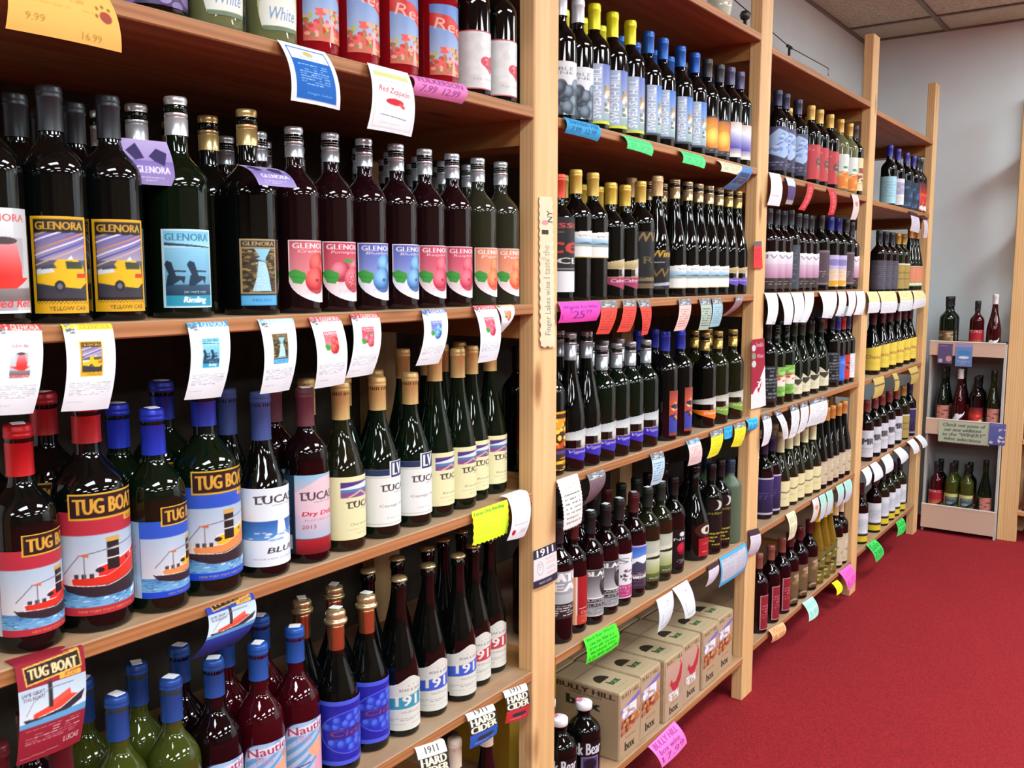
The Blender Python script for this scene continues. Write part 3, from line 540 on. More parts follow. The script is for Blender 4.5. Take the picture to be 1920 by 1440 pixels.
@design('whiteyellow', '#dcdce4')
def _(c): c.rect(0, .72, 1, .80, '#1c181c'); c.rect(0, .80, 1, 1, '#d8c030'); c.ell(.5, .4, .3, .2, '#c8ccd4'); c.scrib(.2, .3, .8, .5, 3, '#a8acb8', 2)
@design('swanred', '#a82430')
def _(c): c.text(.2, .0, .6, .14, 'MOKO', '#e8c8c8'); c.grad(0, .45, 1, .7, '#b83038', '#c89048'); c.rect(0, .7, 1, 1, '#c89048'); c.poly([(.05, .95), (.95, .5), (.95, .62), (.5, .92)], '#241818')
@design('swan', '#000000')
def _(c):
    c.m &= c.inpoly([(.95, .1), (.78, .45), (.62, .60), (.5, .74), (.8, .72), (.6, .92), (.38, .95), (.30, .76), (.2, .62), (.34, .50), (.3, .42), (.5, .3), (.55, .38), (.7, .35)]); c.a[:] = hx('#e4e4ea')
@design('swangold', '#c8c880')
def _(c): c.rect(.25, .18, 1, .85, '#4c5c60'); c.text(.35, .22, .5, .08, 'MOKO', '#c8c8b0'); c.poly([(.28, .7), (1, .38), (1, .5), (.4, .78)], '#141c20'); c.ell(.5, .5, .16, .07, '#8c9498'); c.grad(.25, .66, 1, .86, '#a8a040', '#c8b850'); c.poly([(.28, .7), (1, .38), (1, .46), (.4, .78)], '#141c20'); c.rect(.2, .88, 1, 1, '#485068')
@design('pinkblossom', '#b87868')
def _(c): c.m &= (c.x > .3); c.blot(0, 0, 1, 1, ['#d8a090', '#783c38', '#c87068', '#583028'], 40, .14, .05, 7); c.grad(.3, .7, 1, 1, '#b86858', '#c88468')
@design('kraftbrown', '#6c5438')
def _(c): c.blot(0, .1, 1, 1, ['#8c7448', '#484028', '#b89880', '#3c3020'], 30, .16, .08, 3)
# ------------------------------------------------------------------ the room
XW, YF, ZC = -0.50, 5.62, 2.69        # left wall, far wall, ceiling height
XR, YN = 6.1, -5.0
WALL2 = noisy('low_bounce_brown', '#5a4636', '#6c5442', 30, 0.7, 0.05)  # unseen walls, coloured dark brown to cut bounce light
def struct(name, lo, hi, mat): return tag(box(name, lo, hi, mat), kind='structure')
struct('floor', (XW - .1, YN - .1, -.1), (XR + .1, YF + .1, 0), CARPET)
struct('wall_left', (XW - .1, YN, 0), (XW, YF, ZC + .15), WALL)
struct('wall_far', (XW - .1, YF, 0), (XR + .1, YF + .1, ZC + .15), WALL)
struct('wall_right', (XR, YN, 0), (XR + .1, YF, ZC + .15), WALL2)
struct('wall_near', (XW - .1, YN - .1, 0), (XR + .1, YN, ZC + .15), WALL2)
ceil = struct('ceiling', (XW - .1, YN, ZC + .10), (XR + .1, YF, ZC + .2), TILE)
GX0, GY0, TW, TL = -0.054, 5.285, 0.60, 1.20
tm = bpy.data.meshes.new('ceiling_tile'); bm = bmesh.new(); add_box(bm, (-TW / 2 + .013, -TL / 2 + .013, -.006), (TW / 2 - .013, TL / 2 - .013, .010)); bm.to_mesh(tm); bm.free(); tm.materials.append(TILE)
DIFF, _nt, _b = mat_new('lamp_diffuser'); _b.inputs['Base Color'].default_value = (1, 1, 1, 1); _b.inputs['Emission Color'].default_value = (0.86, 0.97, 1.0, 1); _b.inputs['Emission Strength'].default_value = LIGHT_E
dm = bpy.data.meshes.new('diffuser'); bm = bmesh.new(); add_box(bm, (-TW / 2 + .04, -TL / 2 + .04, -.012), (TW / 2 - .04, TL / 2 - .04, .0)); bm.to_mesh(dm); bm.free(); dm.materials.append(DIFF)
fm = bpy.data.meshes.new('lamp_frame'); bm = bmesh.new()
for lo, hi in (((-TW / 2 + .012, -TL / 2 + .012, -.014), (-TW / 2 + .04, TL / 2 - .012, .01)), ((TW / 2 - .04, -TL / 2 + .012, -.014), (TW / 2 - .012, TL / 2 - .012, .01)), ((-TW / 2 + .04, -TL / 2 + .012, -.014), (TW / 2 - .04, -TL / 2 + .04, .01)), ((-TW / 2 + .04, TL / 2 - .04, -.014), (TW / 2 - .04, TL / 2 - .012, .01))): add_box(bm, lo, hi)
bm.to_mesh(fm); bm.free(); fm.materials.append(plain('#e4e4e0', .4))
def clip_tile(x0, x1, y0, y1):
    return x1 - x0, y1 - y0
ORD = ['first', 'second', 'third', 'fourth', 'fifth', 'sixth']
nlamp = 0; gx = []; gy = []
i = -1
while GX0 + i * TW < XR: gx.append(GX0 + i * TW); i += 1
j = 1
while GY0 + j * TL > YN - TL: gy.append(GY0 + j * TL); j -= 1
for ix, x0 in enumerate(gx):
    for iy, y1 in enumerate(gy):
        xa, xb, ya, yb = max(x0, XW), min(x0 + TW, XR), max(y1 - TL, YN), min(y1, YF)
        if xb - xa < .05 or yb - ya < .05: continue
        full = xb - xa > TW - .01 and yb - ya > TL - .01
        if full and ix in (3, 6, 9) and iy % 2 == 1:
            t = empty('ceiling_light', ((xa + xb) / 2, (ya + yb) / 2, ZC))
            tag(t, 'white recessed ceiling light, %s row from the rack, %s from the far wall' % (ORD[(3, 6, 9).index(ix)], ORD[iy // 2]), 'light', 'recessed ceiling lights')
            link(bpy.data.objects.new('lamp_frame', fm), t); link(bpy.data.objects.new('diffuser', dm), t); nlamp += 1; continue
        o = link(bpy.data.objects.new('ceiling_tile', tm), ceil); o.matrix_parent_inverse = Matrix.Identity(4)
        o.location = Vector(((xa + xb) / 2, (ya + yb) / 2, ZC + .012)) - ceil.location; o.scale = ((xb - xa) / TW, (yb - ya) / TL, 1)
def grid(bm):
    for x in gx:
        if x > XW: add_box(bm, (x - .012, YN, ZC - .002), (x + .012, YF, ZC + .02))
    for y in gy:
        if YN < y < YF: add_box(bm, (XW, y - .012, ZC - .0015), (XR, y + .012, ZC + .02))
    add_box(bm, (XW, YN, ZC - .003), (XW + .02, YF, ZC + .02)); add_box(bm, (XW, YF - .02, ZC - .003), (XR, YF, ZC + .02))
o = bm_obj('ceiling_grid', grid, GRID, ceil); o.location = -ceil.location
# ------------------------------------------------------------------ the long shelving rack
PW = .088; PY = [(.356, .444), (1.556, 1.644), (2.758, 2.846), (3.972, 4.060), (5.140, 5.228)]
BAYZ = {1: [1.972, 1.602, 1.236, .868, .503, .145], 2: [1.966, 1.596, 1.238, .879, .504, .139], 3: [1.948, 1.594, 1.239, .877, .512, .150], 4: [1.933, 1.587, 1.224, .873, .513, .161]}
BAYZ = {k: [z * S for z in v] for k, v in BAYZ.items()}
TH = .021; XB = -.497
BACK_SHADE = noisy('interior_shade_dark', '#3a332c', '#4a423a', 20, .8, .05)  # dark colour stands in for shade at the back of the shelves
rack = empty('shelving_rack', (0, 2.8, 0))
tag(rack, 'long open pine rack of bottle shelves standing on red carpet along the wall', 'shelf')
def rp(o): o.location = Vector(o.location) - Vector((0, 2.8, 0)); o.parent = rack; return o
for k, (a, b) in enumerate(PY):
    rp(box('post', (-.038, a, 0), (0, b, 2.335), W_POST, bevel=.0025)); rp(box('rear_post', (XB, a, 0), (XB + .038, b, 2.335), W_POST))
    for lv in range(6):
        z = BAYZ[max(1, min(k, 4))][lv]
        rp(box('cleat', (XB + .0385, a + .0005, z - TH - .050), (-.0385, b - .0005, z - .0005), W_CROSS))  # bracket under each shelf, widened across the gap to block light between bays
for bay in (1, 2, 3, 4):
    rp(box('back_panel', (XB - .0025, PY[bay - 1][0] + .002, .05), (XB - .0005, PY[bay][0] + .0, BAYZ[bay][0] - TH - .001), BACK_SHADE))  # added sheet that darkens the bay; the grey wall lies right behind
    for lv in range(6):
        z = BAYZ[bay][lv]; ya, yb = PY[bay - 1][1] + .001, PY[bay][0] - .001
        xm = -.235
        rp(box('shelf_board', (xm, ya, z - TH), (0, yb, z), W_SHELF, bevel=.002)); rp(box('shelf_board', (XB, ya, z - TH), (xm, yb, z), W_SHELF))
# ------------------------------------------------------------------ bottles
def smooth_profile(H, R, s0, s1, rn, kind):
    P = [(.001, .004), (R * .55, .002), (R * .9, 0), (R * .98, .003), (R, .009)]
    z0, z1 = H * s0, H * s1
    P += [(R, z0 * .5), (R, z0)]
    for i in range(1, 13):
        t = i / 12
        g = {'b': .5 + .5 * math.cos(math.pi * t ** 1.45), 'm': .5 + .5 * math.cos(math.pi * t ** 1.5), 's': .5 + .5 * math.cos(math.pi * t ** .92), 'h': .5 + .5 * math.cos(math.pi * t ** .85)}[kind]
        P.append((rn + (R - rn) * g, z0 + (z1 - z0) * t))
    P += [(rn * .985, (z1 + H) / 2), (rn, H - .022), (rn * 1.12, H - .020), (rn * 1.12, H - .010), (rn, H - .008), (rn, H - .001), (.001, H - .0005)]
    return P
SHP = dict(bord=(.272, .0345, .60, .78, .0125, 'b'), tallb=(.288, .0365, .62, .80, .0125, 'b'), tall=(.279, .0365, .62, .80, .0125, 'b'), wide=(.293, .0405, .58, .76, .0135, 'b'), mag=(.292, .046, .56, .78, .0155, 'm'), tugs=(.270, .0385, .56, .76, .0140, 'm'),
           burg=(.274, .037, .42, .80, .0130, 's'), hock=(.308, .0345, .38, .86, .0125, 'h'), cider=(.288, .0350, .36, .84, .0125, 's'), jug=(.180, .042, .58, .84, .016, 'm'), froz=(.262, .0355, .66, .82, .013, 'b'), big=(.285, .046, .36, .80, .015, 's'), naut=(.268, .0375, .50, .74, .0135, 'm'))
_bm = {}
def body(shape, gl):
    k = (shape, gl)
    if k not in _bm: _bm[k] = lathe('glass_body', smooth_profile(*SHP[shape]), G[gl], 28)
    return _bm[k]
def capsule(shape, kind, col, ln):
    k = ('c', shape, kind, col, ln)
    if k in _bm: return _bm[k]
    H, R, s0, s1, rn, _ = SHP[shape]; r = rn + .0016
    met = {'foil': (.38, .35), 'screw': (.28, .75), 'matte': (.6, 0), 'crown': (.25, .8), 'mush': (.25, .85), 'jugcap': (.45, 0)}[kind]
    m = plain(col, met[0], met[1], .5, 0, 'capsule')
    if kind == 'crown': P = [(rn * 1.15, H - .004), (rn * 1.28, H - .002), (rn * 1.24, H), (rn * 1.0, H + .0035), (.001, H + .004)]
    elif kind == 'mush': P = [(r * .98, H - ln), (r, H - .028), (r * 1.0, H - .020), (.001, H - .0195)]
    elif kind == 'jugcap': P = [(r * 1.02, H - ln), (r * 1.15, H - ln + .002), (r * 1.15, H), (r * 1.05, H + .002), (.001, H + .0025)]
    elif kind == 'screw':
        P = [(r, H - ln), (r, H - .027), (r * .9, H - .0265), (r * .9, H - .0255), (r, H - .025), (r, H - .021)]
        for i in range(4): P += [(r * .93, H - .020 + i * .004), (r * 1.0, H - .018 + i * .004)]
        P += [(r * 1.0, H - .002), (r * .93, H + .001), (.001, H + .0012)]
    else: P = [(r * 1.03, H - ln), (r, H - ln + .004), (r, H - .015), (r * 1.06, H - .0135), (r * 1.06, H - .0105), (r * 1.01, H - .009), (r * 1.05, H - .0075), (r * 1.05, H - .005), (r * 1.01, H - .0035), (r * 1.01, H - .0015), (r * .93, H + .0008), (.001, H + .0012)]
    _bm[k] = lathe('capsule', P, m, 24); return _bm[k]
def sticker_mesh():
    if 's' not in _bm: _bm['s'] = mesh_np('price_sticker', [(-.009, -.007, 0), (.009, -.007, 0), (.010, .007, .0004), (-.008, .008, 0), (-.009, -.007, -.0008), (.009, -.007, -.0008), (.010, .007, -.0008), (-.008, .008, -.0008)], [(0, 1, 2, 3), (7, 6, 5, 4), (0, 4, 5, 1), (1, 5, 6, 2), (2, 6, 7, 3), (3, 7, 4, 0)], plain('#e8e8ea', .6))
    return _bm['s']
K = {}
def kind(n, desc, shape, gl, cap, lab, ang=-10, st=False): K[n] = dict(desc=desc, shape=shape, gl=gl, cap=cap, lab=lab, ang=ang, st=st)
SIL, GOLD, BLK, COP = '#c4cacf', '#c8a468', '#24262a', '#a8603c'
# bay 1
kind('drink', 'bottle with grey red-cocktail label', 'wide', 'black', ('screw', SIL, .05), ('drink', .075, .118, .014))
kind('taxi', 'black-capped bottle with yellow cab label', 'tall', 'black', ('foil', BLK, .052), ('taxi', .066, .114, .012), -26)
kind('chairs', 'green bottle with lakeside chairs label', 'wide', 'green', ('screw', '#dde1e4', .05), ('chairs', .070, .104, .014), -24)
kind('falls', 'gold-capped bottle with waterfall label', 'wide', 'black', ('screw', '#d8bc7c', .05), ('falls', .056, .095, .014), -22)
for n, d in (('cran', 'cranberry'), ('pom', 'pomegranate'), ('blue', 'blueberry'), ('rasp', 'raspberry'), ('peach', 'peach')):
    kind(n, 'silver-capped bottle with %s fruit label' % d, 'tall', 'peach' if n == 'peach' else 'rose', ('screw', SIL, .044), (n, .068, .094, .016), -10)
kind('purple', 'wide bottle with purple grape label', 'mag', 'wine', ('foil', '#40285c', .05), ('purple', .13, .14, .010), -20)
kind('greenwhite', 'pale green bottle with arched white label', 'burg', 'pale', ('foil', '#4c6c3c', .05), ('greenwhite', .07, .11, .018), -10)
kind('redsky', 'red bottle with blue sky flower label', 'tall', 'red2', ('foil', '#a01c20', .05), ('redsky', .075, .12, .020), -10)
kind('heart', 'dark bottle with white red-heart label', 'bord', 'black', ('foil', BLK, .05), ('heart', .10, .105, .012), -20)
kind('tugredL', 'large tugboat bottle with red label', 'mag', 'black', ('foil', '#a82026', .055), ('tugred', .178, .155, .024), -30, True)
kind('tugred', 'smaller tugboat bottle with red label', 'tugs', 'black', ('foil', '#b8141c', .060), ('tugred', .155, .122, .022), 4, True)
kind('tugblueL', 'large tugboat bottle with blue label', 'mag', 'green', ('foil', '#2438a8', .055), ('tugblue', .178, .155, .024), -30, True)
kind('tugblue', 'smaller tugboat bottle with blue label', 'tugs', 'green', ('foil', '#1c30b0', .060), ('tugblue', .155, .122, .022), 8, True)
kind('blues', 'navy-capped bottle with lighthouse label', 'burg', 'black', ('matte', '#2c3c74', .07), ('blues', .150, .118, .018), -30)
kind('dry', 'maroon-capped bottle with pink sky label', 'bord', 'wine', ('matte', '#541c28', .058), ('dry', .120, .125, .016), -25, True)
kind('chard', 'gold-capped olive bottle with cream vineyard label', 'burg', 'olive', ('foil', GOLD, .06), ('chard', .145, .104, .020), -32)
kind('cay', 'gold-capped bottle with navy-striped white label', 'burg', 'green', ('foil', GOLD, .055), ('cayuga', .140, .112, .022), -30)
kind('ries', 'tall gold-capped bottle with cream vineyard label', 'hock', 'green', ('foil', GOLD, .055), ('ries', .140, .100, .022), -34)
kind('yw', 'blue-capped bottle of yellow-green wine', 'naut', 'lime', ('foil', '#244c98', .06), ('nautie', .085, .11, .010), -8, True)
kind('naut', 'blue-capped dark bottle with pale sailing label', 'naut', 'wine', ('foil', '#24509c', .055), ('nautie', .085, .112, .010), -12, True)
kind('nautr', 'blue-capped red bottle with pale sailing label', 'naut', 'red', ('foil', '#2458ac', .055), ('nautie', .085, .112, .010), -14, True)
kind('emb', 'copper-capped bottle with deep blue emblem label', 'burg', 'black', ('mush', '#b87850', .065), ('emblem', .165, .112, .018), -30, True)
for n, d in (('c_teal', 'teal'), ('c_blue', 'blue'), ('c_red', 'red')):
    kind(n, 'crown-capped dark bottle with %s banner label' % d, 'cider', 'black', ('crown', '#c8ba88', .03), (n, .105, .105, .014), -34)
kind('maroon', 'maroon-capped dark bottle', 'bord', 'wine', ('foil', '#5c1c24', .055), ('dry', .1, .1, .02))
kind('lowcream', 'cream-capped bottle of rose wine', 'hock', 'rose', ('matte', '#d8ccb4', .055), ('ries', .1, .09, .02))
kind('lowdark', 'dark-capped bottle of dark wine', 'burg', 'black', ('matte', '#28222a', .055), ('whiteplain', .1, .09, .02))
# bay 2
kind('grapes', 'dark bottle with black-grape white label', 'bord', 'black', ('foil', '#c8c8cc', .05), ('grapes', .13, .11, .014), -50)
kind('hilly', 'yellow-capped bottle with yellow-edged mural label', 'tall', 'black', ('foil', '#d4cc14', .056), ('hillyellow', .125, .13, .014), -38)
kind('hillb', 'blue-capped bottle with blue mural label', 'bord', 'black', ('foil', '#1c50a0', .052), ('hillblue', .115, .12, .020), -38)
kind('volc', 'black-capped bottle with glowing orange label', 'bord', 'black', ('foil', '#303034', .05), ('volcano', .13, .10, .014), -48)
kind('snow', 'bottle with blue-white mountain label', 'tall', 'black', ('foil', '#504c68', .05), ('bluesnow', .08, .10, .020), -30)
kind('redblack', 'dark ice-wine bottle with red lettering', 'bord', 'black', ('foil', '#c84028', .05), ('redblack', .13, .16, .020), -55)
kind('swhigh', 'gold-capped bottle with high white landscape label', 'tallb', 'black', ('foil', '#c8a850', .052), ('swoosh', .150, .062, .095), -35)
kind('swlow', 'tan-capped slender bottle with low landscape label', 'hock', 'black', ('screw', '#bca47c', .05), ('swoosh', .150, .066, .022), -35)
kind('gmar', 'gold-capped bottle with maroon kite label', 'bord', 'black', ('foil', '#c8a840', .05), ('goldmaroon', .14, .082, .022), -40)
kind('gpur', 'tan-capped slender bottle with purple kite label', 'hock', 'black', ('screw', '#bca060', .05), ('goldpurple', .14, .066, .024), -40)
kind('gink', 'gold-capped black bottle with gold script', 'tallb', 'black', ('foil', '#c8a850', .052), ('goldink', .10, .14, .024), -50)
kind('gink2', 'pale-capped black bottle with gold lettering', 'hock', 'black', ('foil', '#d0b080', .05), ('goldink2', .10, .10, .020), -50)
kind('orng', 'dark bottle with flaming orange label', 'tall', 'black', ('foil', BLK, .05), ('orangeink', .13, .13, .012), -50)
kind('svh', 'silver-capped slender bottle with indigo kite label', 'hock', 'black', ('screw', '#a8abb0', .06), ('silverblue', .14, .082, .022), -40)
kind('svb', 'silver-capped bottle with indigo kite label', 'bord', 'green', ('screw', '#b8bcc2', .058), ('silverblue', .14, .082, .022), -40)
kind('slv', 'blue-capped bottle with narrow orange-blue label', 'tallb', 'black', ('foil', '#2434a0', .05), ('sliver', .036, .12, .014), -8)
kind('svo', 'gold-capped bottle with orange kite label', 'bord', 'black', ('screw', '#a88c50', .05), ('silverorange', .13, .075, .024), -45)
kind('svg', 'gold-capped bottle with green kite label', 'bord', 'olive', ('screw', '#b89c50', .05), ('silvergreen', .13, .075, .024), -45)
kind('beau', 'dark bottle with block-lettered grey label', 'tall', 'wine', ('foil', BLK, .05), ('beau', .15, .11, .06), -30)
kind('orred', 'maroon-capped bottle with orange and red label', 'bord', 'wine', ('foil', '#4c1c1c', .05), ('orangered', .14, .115, .022), -30)
kind('bear', 'dark bottle with grey black-bear label', 'bord', 'wine', ('foil', '#1c2020', .052), ('blackbear', .14, .115, .022), -24, True)
kind('pinkf', 'dark bottle with white and magenta label', 'bord', 'wine', ('foil', '#202424', .052), ('pinkflower', .14, .115, .022), -52, True)
kind('mount', 'maroon-capped bottle with snowy mountain label', 'bord', 'wine', ('foil', '#542428', .05), ('mountain', .14, .115, .024), -30, True)
kind('land', 'green-capped bottle with misty landscape label', 'bord', 'olive', ('foil', '#203028', .05), ('landscape', .14, .11, .024), -50, True)
kind('bred', 'dark bottle with white ink and red blot', 'bord', 'black', ('foil', '#141414', .05), ('blackred', .09, .11, .020), -45)
kind('seal', 'big black bottle with round seal and red strip', 'big', 'black', ('screw', '#18181a', .05), ('owlseal', .12, .10, .014), -48)
kind('moon', 'black bottle with crescent moon and yellow lettering', 'bord', 'amber' if 0 else 'black', ('foil', '#141414', .05), ('moonink', .12, .15, .020), -55)
kind('frost', 'frosted green unlabelled bottle', 'froz', 'frost', ('foil', '#24344c', .04), None)
kind('jug', 'stout black jug with white cap', 'jug', 'black', ('jugcap', '#e8e4e6', .016), ('jug', .12, .08, .016), -50)
# bay 3, 4
def k3(n, desc, shape, gl, cap, des, lh=.11, z0=.02, W=.14): kind(n, desc, shape, gl, cap, (des, W, lh, z0), -50)
k3('bluel', 'dark bottle with pale blue leaf label', 'tall', 'black', ('foil', '#34344c', .05), 'blueleaf', .14)
k3('redf', 'gold-capped bottle with red label', 'tall', 'black', ('foil', '#d0a858', .05), 'redfigure', .12)
k3('grove', 'gold-capped bottle with orange grove label', 'tall', 'pale', ('foil', '#c89848', .05), 'orangegrove', .13, .014)
k3('antq', 'dark bottle with antique cream label', 'tall', 'black', ('foil', '#3c3838', .05), 'antique', .13)
k3('pinkh', 'dark bottle with white-pink hills label', 'bord', 'wine', ('foil', '#2c2c30', .05), 'pinkhills', .125, .012)
k3('char', 'dark bottle with charcoal label', 'tall', 'black', ('foil', '#343638', .05), 'charcoal', .15, .01)
k3('lilac', 'blue-capped bottle with lilac and peach label', 'tall', 'black', ('foil', '#2c3480', .05), 'lilacsun', .12, .014)
k3('mauv', 'dark bottle with mauve framed label', 'tall', 'black', ('foil', '#303030', .05), 'mauve', .13)
k3('grooster', 'dark-green bottle with grass-green label', 'bord', 'green', ('screw', '#2c302c', .05), 'greenrooster', .10, .03)
k3('ccap', 'dark-green bottle with cream peaked label', 'burg', 'green', ('foil', '#20281c', .05), 'creamcaps', .075, .02)
k3('bscr', 'black bottle with pale script', 'tall', 'black', ('foil', '#181818', .05), 'blackscript', .12)
k3('bluew', 'blue-capped bottle with bright blue label', 'bord', 'black', ('foil', '#2c3888', .05), 'bluewhite', .10, .02)
k3('reds', 'red-capped bottle with red splash label', 'bord', 'black', ('foil', '#a02028', .05), 'redsplash', .10, .02)
k3('whip', 'navy-capped bottle with plain white label', 'bord', 'black', ('foil', '#2c3050', .05), 'whiteplain', .10, .02)
k3('viol', 'dark bottle with violet label', 'bord', 'black', ('foil', '#2c2040', .05), 'violet', .13, .014)
k3('csig', 'cream-capped bottle with cream signature label', 'burg', 'olive', ('matte', '#d0cca0', .07), 'creamsig', .09, .014)
k3('tan', 'orange-capped bottle with tan label', 'hock', 'black', ('foil', '#c88440', .05), 'tanlabel', .09, .02)
k3('dred', 'copper-capped bottle with dark red label', 'bord', 'wine', ('foil', '#8c5044', .05), 'darkred', .12, .014)
K['dred'].update(ang=-8, lab=('darkred', .06, .12, .014))
k3('gum', 'amber bottle with mottled gold label', 'hock', 'amber', ('foil', '#e0c81c', .06), 'gumleaf', .12, .014)
k3('gumd', 'dark bottle with brown mottled label', 'bord', 'wine', ('foil', '#541c24', .05), 'kraftbrown', .12, .014)
k3('tanc', 'cream-capped dark bottle with tan label', 'bord', 'black', ('matte', '#d0b088', .05), 'tanlabel', .12, .014)
k3('palb', 'dark bottle with pale blue label', 'bord', 'black', ('foil', '#2c3494', .05), 'paleblue', .12, .012)
k3('frm', 'dark bottle with framed picture label', 'bord', 'black', ('foil', '#403c90', .05), 'framed', .12, .014)
k3('navs', 'violet-capped bottle with navy skyline label', 'bord', 'black', ('foil', '#44408c', .05), 'navyskyline', .13, .010)
k3('rflag', 'dark bottle with red flag label', 'bord', 'wine', ('foil', '#202624', .05), 'redflag', .14, .010)
k3('gstr', 'dark bottle with grey striped label', 'bord', 'wine', ('foil', '#2c3038', .05), 'greystripe', .13, .010)
k3('tstr', 'gold-capped bottle with tan striped label', 'bord', 'olive', ('foil', '#b0843c', .05), 'tanstripe', .12, .010)
k3('gband', 'slender bottle with green and coral label', 'hock', 'green', ('foil', '#b07c40', .05), 'greenband', .10, .02)
k3('yband', 'dark bottle with slanted yellow label', 'burg', 'black', ('foil', '#58303c', .05), 'yellowband', .12, .02)
k3('wblk', 'maroon-capped bottle with white lettered label', 'bord', 'black', ('foil', '#7c3430', .05), 'whiteblack', .12, .02)
k3('wyel', 'bottle with white label and yellow stripe', 'bord', 'olive', ('foil', '#28242c', .05), 'whiteyellow', .13, .012)
k3('wyelr', 'red bottle with white label and yellow stripe', 'bord', 'wine', ('foil', '#3c1c24', .05), 'whiteyellow', .13, .012)
BAYN = {1: 'nearest bay', 2: 'second bay', 3: 'third bay', 4: 'farthest bay'}
SHN = ['very top shelf', 'top bottle shelf', 'second shelf', 'third shelf', 'fourth shelf', 'bottom shelf']
ORD = ['first', 'second', 'third', 'fourth', 'fifth', 'sixth', 'seventh', 'eighth', 'ninth', 'tenth', 'eleventh', 'twelfth', 'thirteenth', 'fourteenth', 'fifteenth', 'sixteenth', 'seventeenth', 'eighteenth']
DENS = {1: 1150, 2: 740, 3: 480, 4: 340}
def bottle(k, x, y, z, rot, dens, label, group, show=True):
    d = K[k]; shape = d['shape']; H = SHP[shape][0]; R = SHP[shape][1]
    t = empty('wine_bottle' if k != 'jug' else 'wine_jug', (x, y, z + .0003), math.radians(rot)); tag(t, label, 'bottle', group)
    link(bpy.data.objects.new('glass_body', body(shape, d['gl'])), t)
    if d['cap'][0] == 'mush':
        if 'g' not in _bm: r = .0146; _bm['g'] = lathe('gold_cap', [(r, H - .0215), (r * 1.32, H - .020), (r * 1.36, H - .0165), (r * 1.30, H - .0135), (r * 1.02, H - .0125), (r * 1.14, H - .0085), (r * 1.16, H - .003), (r * 1.05, H + .001), (r * .7, H + .0035), (.001, H + .0045)], plain('#d8c490', .25, .8), 24)
        link(bpy.data.objects.new('gold_cap', _bm['g']), t)
    c = d['cap']; link(bpy.data.objects.new('capsule', capsule(shape, *c)), t)
    if d['lab'] and show:
        n, W, Hh, z0 = d['lab']; link(bpy.data.objects.new('front_label', label_mesh(n, W, Hh, R, dens, z0)), t)
    if d['st'] and show: o = link(bpy.data.objects.new('price_sticker', sticker_mesh()), t); o.location = (0, 0, H + .0062 if c[0] == 'mush' else H + .0025); o.rotation_euler = (.0, .0, random.uniform(-1, 1))
    return t
COUNT = 0
def row(bay, lv, items, back=0, backkinds=None, backshow=True):
    global COUNT
    z = BAYZ[bay][lv]; L = []
    for it in items:
        k, u, v = it[0], it[1], (it[2] if len(it) > 2 else None); R = SHP[K[k]['shape']][1]; H = SHP[K[k]['shape']][0]
        if v is None: x = -(R + .012); y = onx(u, 720, x)[1]
        elif isinstance(v, tuple): P = onz(u, v[0], z + H); x, y = P[0], P[1]
        else:
            Q = onz(u, v, z)[:2]; h = (Q - CAM[:2]) / np.linalg.norm(Q - CAM[:2]); x, y = Q + h * R
        x = min(max(x, -.12), -(R + .004)); L.append([k, x, y, R])
    L.sort(key=lambda q: q[2]); ya, yb = PY[bay - 1][1], PY[bay][0]
    for _ in range(400):
        for a, b in zip(L, L[1:]):
            need = math.sqrt(max((a[3] + b[3] + .0015) ** 2 - (a[1] - b[1]) ** 2, .0004)); gap = b[2] - a[2]
            if gap < need: m = (need - gap) / 2; a[2] -= m; b[2] += m
        for a in L: a[2] = min(max(a[2], ya + a[3] + .004), yb - a[3] - .004)
    for i, (k, x, y, R) in enumerate(L):
        lab = '%s, %s from left, front row, %s, %s' % (K[k]['desc'], ORD[i], SHN[lv].replace('bottle ', ''), BAYN[bay])
        bottle(k, x, y, z, K[k]['ang'] + random.uniform(-5, 5), DENS[bay], fit(lab), 'bottles on the %s of the %s' % (SHN[lv], BAYN[bay])); COUNT += 1
        px = x
        for r in range(1, back + 1):
            xx = px - 2 * R - .006 - random.uniform(0, .006); px = xx
            kk = (backkinds or {}).get(i, k)
            if SHP[K[kk]['shape']][1] > R: kk = k
            lab = '%s, %s from left, %s row, %s, %s' % (K[kk]['desc'], ORD[i], ORD[r], SHN[lv].replace('bottle ', ''), BAYN[bay])
            bottle(kk, xx, y + random.uniform(-.0003, .0003), z, K[kk]['ang'] + random.uniform(-8, 8), DENS[bay], fit(lab), 'bottles on the %s of the %s' % (SHN[lv], BAYN[bay]), r == 1 and backshow); COUNT += 1
def fit(lab):
    w = lab.split()
    if len(w) <= 16: return lab
    d, rest = lab.split(', ', 1); dw = d.split(); over = len(w) - 16
    for drop in ('with', 'and', 'bottle', 'dark', 'of'):
        if over > 0 and drop in dw[1:] and not (drop == 'bottle' and len(dw) < 3): dw.remove(drop); over -= 1
    return ' '.join(dw) + ', ' + rest
